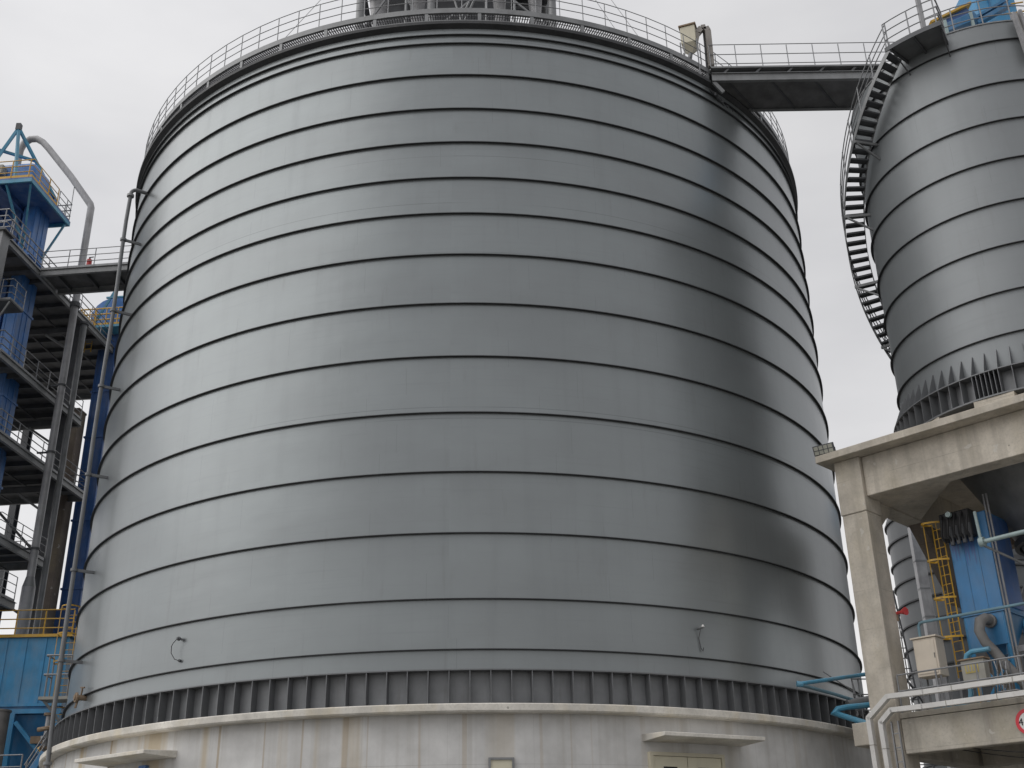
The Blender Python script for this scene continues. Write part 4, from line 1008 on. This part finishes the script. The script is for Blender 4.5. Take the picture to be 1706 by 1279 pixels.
# gangway to the large silo
gw = thing('gangway', T(3, 1, 31.7), 'grey steel gangway joining the left tower to the large silo', 'gangway')
ge = 8.5
for v in (.0, 1.9): MB().ibeam(T(.1, v, 31.6), T(ge, v, 31.6), .36, .16).build('side_beam', 'grey', gw)
MB().tbox(T, (.1, .09, 31.72), (ge, 1.81, 31.76)).build('deck', 'deck_dark', gw)
for i in range(6): MB().ibeam(T(.9+i*1.5, .09, 31.6), T(.9+i*1.5, 1.81, 31.6), .22, .1).build('cross_beam', 'dark', gw)
guard_rail(gw, [T(.1, .0, 31.79), T(ge, .0, 31.79)], every=1.45, toe=.13)
guard_rail(gw, [T(.1, 1.9, 31.79), T(ge, 1.9, 31.79)], every=1.45, toe=.13)
fe = thing('fire_extinguisher', T(2.2, -.0, 31.8), 'small red extinguisher at the rail of the left gangway', 'extinguisher')
MB().tube(T(2.55, .15, 31.8), T(2.55, .15, 32.3), .13, 12).build('cylinder', 'red', fe)
MB().tube(T(2.55, .15, 32.3), T(2.55, .15, 32.42), .05, 8).bar(T(2.5, .15, 32.44), T(2.75, .15, 32.46), .04).build('valve', 'dark', fe)

# bag filter house at lower left
bf = thing('bag_filter', (-22, 51, 0), 'large azure ribbed bag filter house with yellow top rail at lower left', 'filter house')
Y0 = 50.0
ztop = at_y(60, 1062, Y0).z; zbot = at_y(60, 1172, Y0).z
xl, xr = -27.0, at_y(108, 1120, Y0).x
MB().box((xl, Y0, zbot), (xr, Y0+2.6, ztop)).build('casing', 'azure', bf)
m = MB(); x = xr-.15; i = 0
while x > xl:
    m.box((x-.03, Y0-.035, zbot), (x+.03, Y0-.002, ztop)); x -= (.88 if i % 2 else .35) if False else .85; i += 1
m.build('stiffener', 'azure', bf)
MB().box((xl, Y0-.1, zbot-.12), (xr+.1, Y0+2.7, zbot-.002)).box((xl, Y0-.12, zbot-.42), (xr+.12, Y0+2.7, zbot-.24)).build('base_channel', 'azure', bf)
MB().box((xl, Y0-.02, zbot-.238), (xr, Y0+2.6, zbot-.122)).build('web', 'azure_dark', bf)
MB().box((xl, Y0-.14, ztop+.002), (xr+.14, Y0-.06, ztop+.13)).build('kick_plate', 'yellow', bf)
MB().box((xl, Y0-.05, ztop+.002), (xr+.14, Y0+2.7, ztop+.05)).build('roof_deck', 'azure_dark', bf)
guard_rail(bf, [(xl, Y0-.1, ztop+.05), (xr+.1, Y0-.1, ztop+.05)], 'yellow', levels=(1.15, .75, .35), every=1.3, toe=0, r=.027)
hz0 = zbot-.44
for k in range(3):
    xa = xr-.15-2.6*(k+1)+.1; xb = xr-.15-2.6*k
    vs = [(xa, Y0+.1, hz0), (xb, Y0+.1, hz0), (xb, Y0+2.5, hz0), (xa, Y0+2.5, hz0)]; cx = (xa+xb)/2
    vs += [(cx-.25, Y0+1.0, hz0-3.2), (cx+.25, Y0+1.0, hz0-3.2), (cx+.25, Y0+1.5, hz0-3.2), (cx-.25, Y0+1.5, hz0-3.2)]
    MB().add(vs, [(0, 1, 2, 3), (4, 5, 6, 7), (0, 1, 5, 4), (1, 2, 6, 5), (2, 3, 7, 6), (3, 0, 4, 7)]).build('hopper', 'azure_dark', bf)
for x in (at_y(22, 1185, Y0-.05).x, xr-.05):
    for y in (Y0-.02, Y0+2.5): MB().bar((x, y, 0), (x, y, zbot-.422), .26, .26).build('leg', 'azure', bf)
a, b = at_y(26, 1203, Y0-.1), at_y(56, 1240, Y0-.1)
MB().bar(a, (b.x+.3, b.y, b.z-.35), .16).build('brace', 'azure', bf)
MB().bar((b.x+.2, b.y, b.z-.9), (b.x-1.4, b.y, b.z-2.6), .2).build('brace', 'azure', bf)
MB().box((at_y(52, 1230, Y0-.2).x, Y0-.3, at_y(52, 1240, Y0).z), (at_y(72, 1230, Y0-.2).x, Y0-.1, at_y(52, 1228, Y0).z)).build('rotary_valve', 'rust', bf)
gd = thing('round_duct', (at_y(2, 1230, 48.5).x-.3, 48.6, 0), 'thick brownish-grey vertical duct at the lower left edge', 'duct')
p = at_y(-8, 1230, 48.6)
MB().tube((p.x, 48.6, 0), (p.x, 48.6, at_y(0, 1186, 48.6).z), .42, 20).build('duct', 'duct', gd)
MB().tube((p.x, 48.6, at_y(0, 1186, 48.6).z), (p.x, 48.6, at_y(0, 1183, 48.6).z), .47, 20).build('flange', 'duct', gd)

# ladder with cage and landings beside the bag filter
lx0, lx1 = at_y(88, 1279, 49.2), at_y(118, 1030, 49.2)
pz = at_y(120, 1014, 49.2).z
lxm = at_y(116, 1060, 49.2).x
caged_ladder('caged_ladder', (lxm, 49.2, 2.0), (lxm, 49.2, pz), (0, -1, 0), (1, 0, 0), 'tall yellow caged ladder squeezed between the bag filter and the large silo', cage=(.8, 1.0), wd=.62, hoopr=.44, nh=3)
lp = thing('ladder_landing', at_y(92, 1165, 48.6), 'small grey bracketed landing half way down the yellow ladder at left', 'landing')
a = at_y(70, 1163, 48.6); b = at_y(116, 1163, 48.6); zz = a.z
MB().box((a.x, 48.2, zz-.12), (b.x+.1, 49.1, zz)).build('deck', 'boxgrey', lp)
guard_rail(lp, [(a.x+.1, 49.05, zz), (a.x+.1, 48.25, zz), (b.x, 48.25, zz)], levels=(1.7, .9), height=1.7, every=.9, toe=0, r=.03)
MB().bar((a.x+.15, 48.4, zz-.12), (b.x-.1, 48.8, zz-1.2), .1).build('knee_brace', 'grey', lp)
# stair with handrails at the lower left
fsr = thing('access_stair', at_y(60, 1279, 47.5), 'grey handrails of an access stair at the lower left corner', 'stair')
a = at_y(40, 1279, 47.0); b = at_y(78, 1222, 47.0)
MB().bar(a+V3((0, 0, -.7)), b+V3((0, 0, -.7)), .08, .24).build('stringer', 'azure_dark', fsr)
MB().bar(a+V3((0, .8, -.7)), b+V3((0, .8, -.7)), .08, .24).build('stringer', 'azure_dark', fsr)
for i in range(7):
    q = a+(b-a)*((i+.3)/7)+V3((0, .4, -.66)); MB().obox(q, (.12, 0, 0), (0, .36, 0), (0, 0, .015)).build('tread', 'grey', fsr)
m = MB()
for dz in (0, -.28, -.55): m.tube(a+V3((0, 0, dz+.1)), b+V3((0, 0, dz+.1)), .028, 6)
e0 = at_y(-20, 1259, 47.0); e1_ = at_y(38, 1257, 47.0)
for dz in (0, -.45): m.tube(e0+V3((0, 0, dz)), e1_+V3((0, 0, dz)), .025, 6)
m.tube(e1_, e1_-V3((0, 0, 1.2)), .03, 6); m.tube(a+(b-a)*.12+V3((0, 0, .1)), a+(b-a)*.12-V3((0, 0, 1.)), .035, 6)
m.build('hand_rail', 'rail', fsr)
yl = thing('yellow_actuator', at_y(71, 1247, 47.6), 'small yellow actuator next to the access stair rails', 'actuator')
p = at_y(71, 1247, 47.6); MB().tube(p-V3((.12, 0, .08)), p+V3((.1, 0, .1)), .14, 14).build('body', 'yellow', yl, bevel=.02)
MB().tube(p+V3((.05, 0, .05)), p+V3((.1, 0, .3)), .05, 8).build('stem', 'yellow', yl)
vs_ = thing('valve_stack', at_y(82, 1215, 46.6), 'column of rusty and grey valves between blue hopper and riser pipe', 'valve')
p = at_y(82, 1190, 47.2)
MB().tube((p.x, 47.2, 2), (p.x, 47.2, p.z), .1, 10).build('pipe', 'grey_light', vs_)
for dz, mt in ((0, 'rust'), (-.55, 'rust'), (-.9, 'grey'), (-1.3, 'rust')): MB().tube((p.x, 47.2, p.z+dz-.05), (p.x, 47.2, p.z+dz+.05), .2, 12).build('flange', mt, vs_)
MB().tube((p.x-.35, 47.15, p.z-.6), (p.x+.3, 47.15, p.z-.5), .09, 10).build('valve_body', 'rust', vs_)

# ------------------------------------------------------------------ sky, sun, camera
w = bpy.data.worlds.new('World'); scene.world = w; w.use_nodes = True
nt = w.node_tree; nd = nt.nodes; lk = nt.links; nd.clear()
out = nd.new('ShaderNodeOutputWorld'); bg = nd.new('ShaderNodeBackground'); lk.new(bg.outputs[0], out.inputs[0])
SUN_EL, SUN_AZ = R_(50), R_(-105)        # azimuth from +Y clockwise
sky = nd.new('ShaderNodeTexSky'); sky.sky_type = 'NISHITA'; sky.sun_disc = False; sky.sun_elevation = SUN_EL; sky.sun_rotation = SUN_AZ; sky.dust_density = 3
hs = nd.new('ShaderNodeHueSaturation'); hs.inputs['Saturation'].default_value = .12; lk.new(sky.outputs[0], hs.inputs['Color'])
tc = nd.new('ShaderNodeTexCoord'); sep = nd.new('ShaderNodeSeparateXYZ'); lk.new(tc.outputs['Generated'], sep.inputs[0])
mp_ = nd.new('ShaderNodeMapping'); mp_.inputs['Scale'].default_value = (1.5, 1.5, 4.2); lk.new(tc.outputs['Generated'], mp_.inputs[0])
nz = nd.new('ShaderNodeTexNoise'); nz.inputs['Scale'].default_value = 1.6; nz.inputs['Detail'].default_value = 5; lk.new(mp_.outputs[0], nz.inputs['Vector'])
rp_ = nd.new('ShaderNodeValToRGB'); lk.new(nz.outputs[0], rp_.inputs[0])
rp_.color_ramp.elements[0].position = .3; rp_.color_ramp.elements[0].color = (.76, .765, .785, 1)
rp_.color_ramp.elements[1].position = .72; rp_.color_ramp.elements[1].color = (1.08, 1.075, 1.07, 1)
el = nd.new('ShaderNodeValToRGB'); lk.new(sep.outputs[2], el.inputs[0])
for e, (p, c) in zip(el.color_ramp.elements, ((0, (1.5, 1.47, 1.42, 1)), (1, (1.3, 1.3, 1.32, 1)))): e.position = p; e.color = c
e = el.color_ramp.elements.new(.38); e.color = (1.05, 1.05, 1.06, 1)
e = el.color_ramp.elements.new(.6); e.color = (.98, .98, .99, 1)
mu = nd.new('ShaderNodeMix'); mu.data_type = 'RGBA'; mu.blend_type = 'MULTIPLY'; mu.inputs[0].default_value = 1; lk.new(rp_.outputs[0], mu.inputs[6]); lk.new(el.outputs[0], mu.inputs[7])
sc_ = nd.new('ShaderNodeMix'); sc_.data_type = 'RGBA'; sc_.blend_type = 'MULTIPLY'; sc_.inputs[0].default_value = 1; lk.new(mu.outputs[2], sc_.inputs[6]); sc_.inputs[7].default_value = (6.6, 6.6, 6.66, 1)
mx = nd.new('ShaderNodeMix'); mx.data_type = 'RGBA'; mx.inputs[0].default_value = .9; lk.new(hs.outputs[0], mx.inputs[6]); 
dt = nd.new('ShaderNodeVectorMath'); dt.operation = 'DOT_PRODUCT'; lk.new(tc.outputs['Generated'], dt.inputs[0]); dt.inputs[1].default_value = (math.sin(SUN_AZ), math.cos(SUN_AZ), .25)
gl = nd.new('ShaderNodeMapRange'); lk.new(dt.outputs['Value'], gl.inputs[0])
for i_, v_ in enumerate((-.2, 1., 1., 1.35)): gl.inputs[i_+1].default_value = v_
bk = nd.new('ShaderNodeMapRange'); lk.new(sep.outputs[1], bk.inputs[0])
for i_, v_ in enumerate((-.8, .15, 1., 0.)): bk.inputs[i_+1].default_value = v_
ev = nd.new('ShaderNodeMapRange'); lk.new(sep.outputs[2], ev.inputs[0])
for i_, v_ in enumerate((.1, .7, .34, .08)): ev.inputs[i_+1].default_value = v_
b1 = nd.new('ShaderNodeMath'); b1.operation = 'MULTIPLY'; lk.new(bk.outputs[0], b1.inputs[0]); lk.new(ev.outputs[0], b1.inputs[1])
b2 = nd.new('ShaderNodeMath'); b2.operation = 'SUBTRACT'; b2.inputs[0].default_value = 1.; lk.new(b1.outputs[0], b2.inputs[1])
bm_ = nd.new('ShaderNodeMath'); bm_.operation = 'MULTIPLY'; lk.new(gl.outputs[0], bm_.inputs[0]); lk.new(b2.outputs[0], bm_.inputs[1])
gm_ = nd.new('ShaderNodeVectorMath'); gm_.operation = 'SCALE'; lk.new(sc_.outputs[2], gm_.inputs[0]); lk.new(bm_.outputs[0], gm_.inputs['Scale'])
lk.new(gm_.outputs[0], mx.inputs[7])
lk.new(mx.outputs[2], bg.inputs[0]); bg.inputs[1].default_value = .1
sd = bpy.data.lights.new('sun', 'SUN'); sd.energy = 1.2; sd.angle = R_(70); sd.color = (1, .97, .93)
so = bpy.data.objects.new('sun', sd); COL.objects.link(so)
dirv = V3((math.sin(SUN_AZ)*math.cos(SUN_EL), math.cos(SUN_AZ)*math.cos(SUN_EL), math.sin(SUN_EL)))
so.rotation_euler = dirv.to_track_quat('Z', 'Y').to_euler(); so.location = dirv*80

cd = bpy.data.cameras.new('camera'); co = bpy.data.objects.new('camera', cd); COL.objects.link(co)
cd.sensor_width = 36; cd.lens = F/1706*36; cd.clip_end = 4000; cd.clip_start = .1
fw = V3((0, math.cos(PITCH), math.sin(PITCH))); upv = V3((0, -math.sin(PITCH), math.cos(PITCH))); rt = V3((1, 0, 0))
c, s = math.cos(ROLL), math.sin(ROLL)
cx = rt*c+upv*s; cy = rt*(-s)+upv*c
mt = Matrix((cx, cy, -fw)).transposed().to_4x4(); mt.translation = CAM; co.matrix_world = mt
scene.camera = co
scene.view_settings.view_transform = 'Standard'; scene.view_settings.look = 'None'; scene.view_settings.exposure = .14; scene.view_settings.gamma = 1
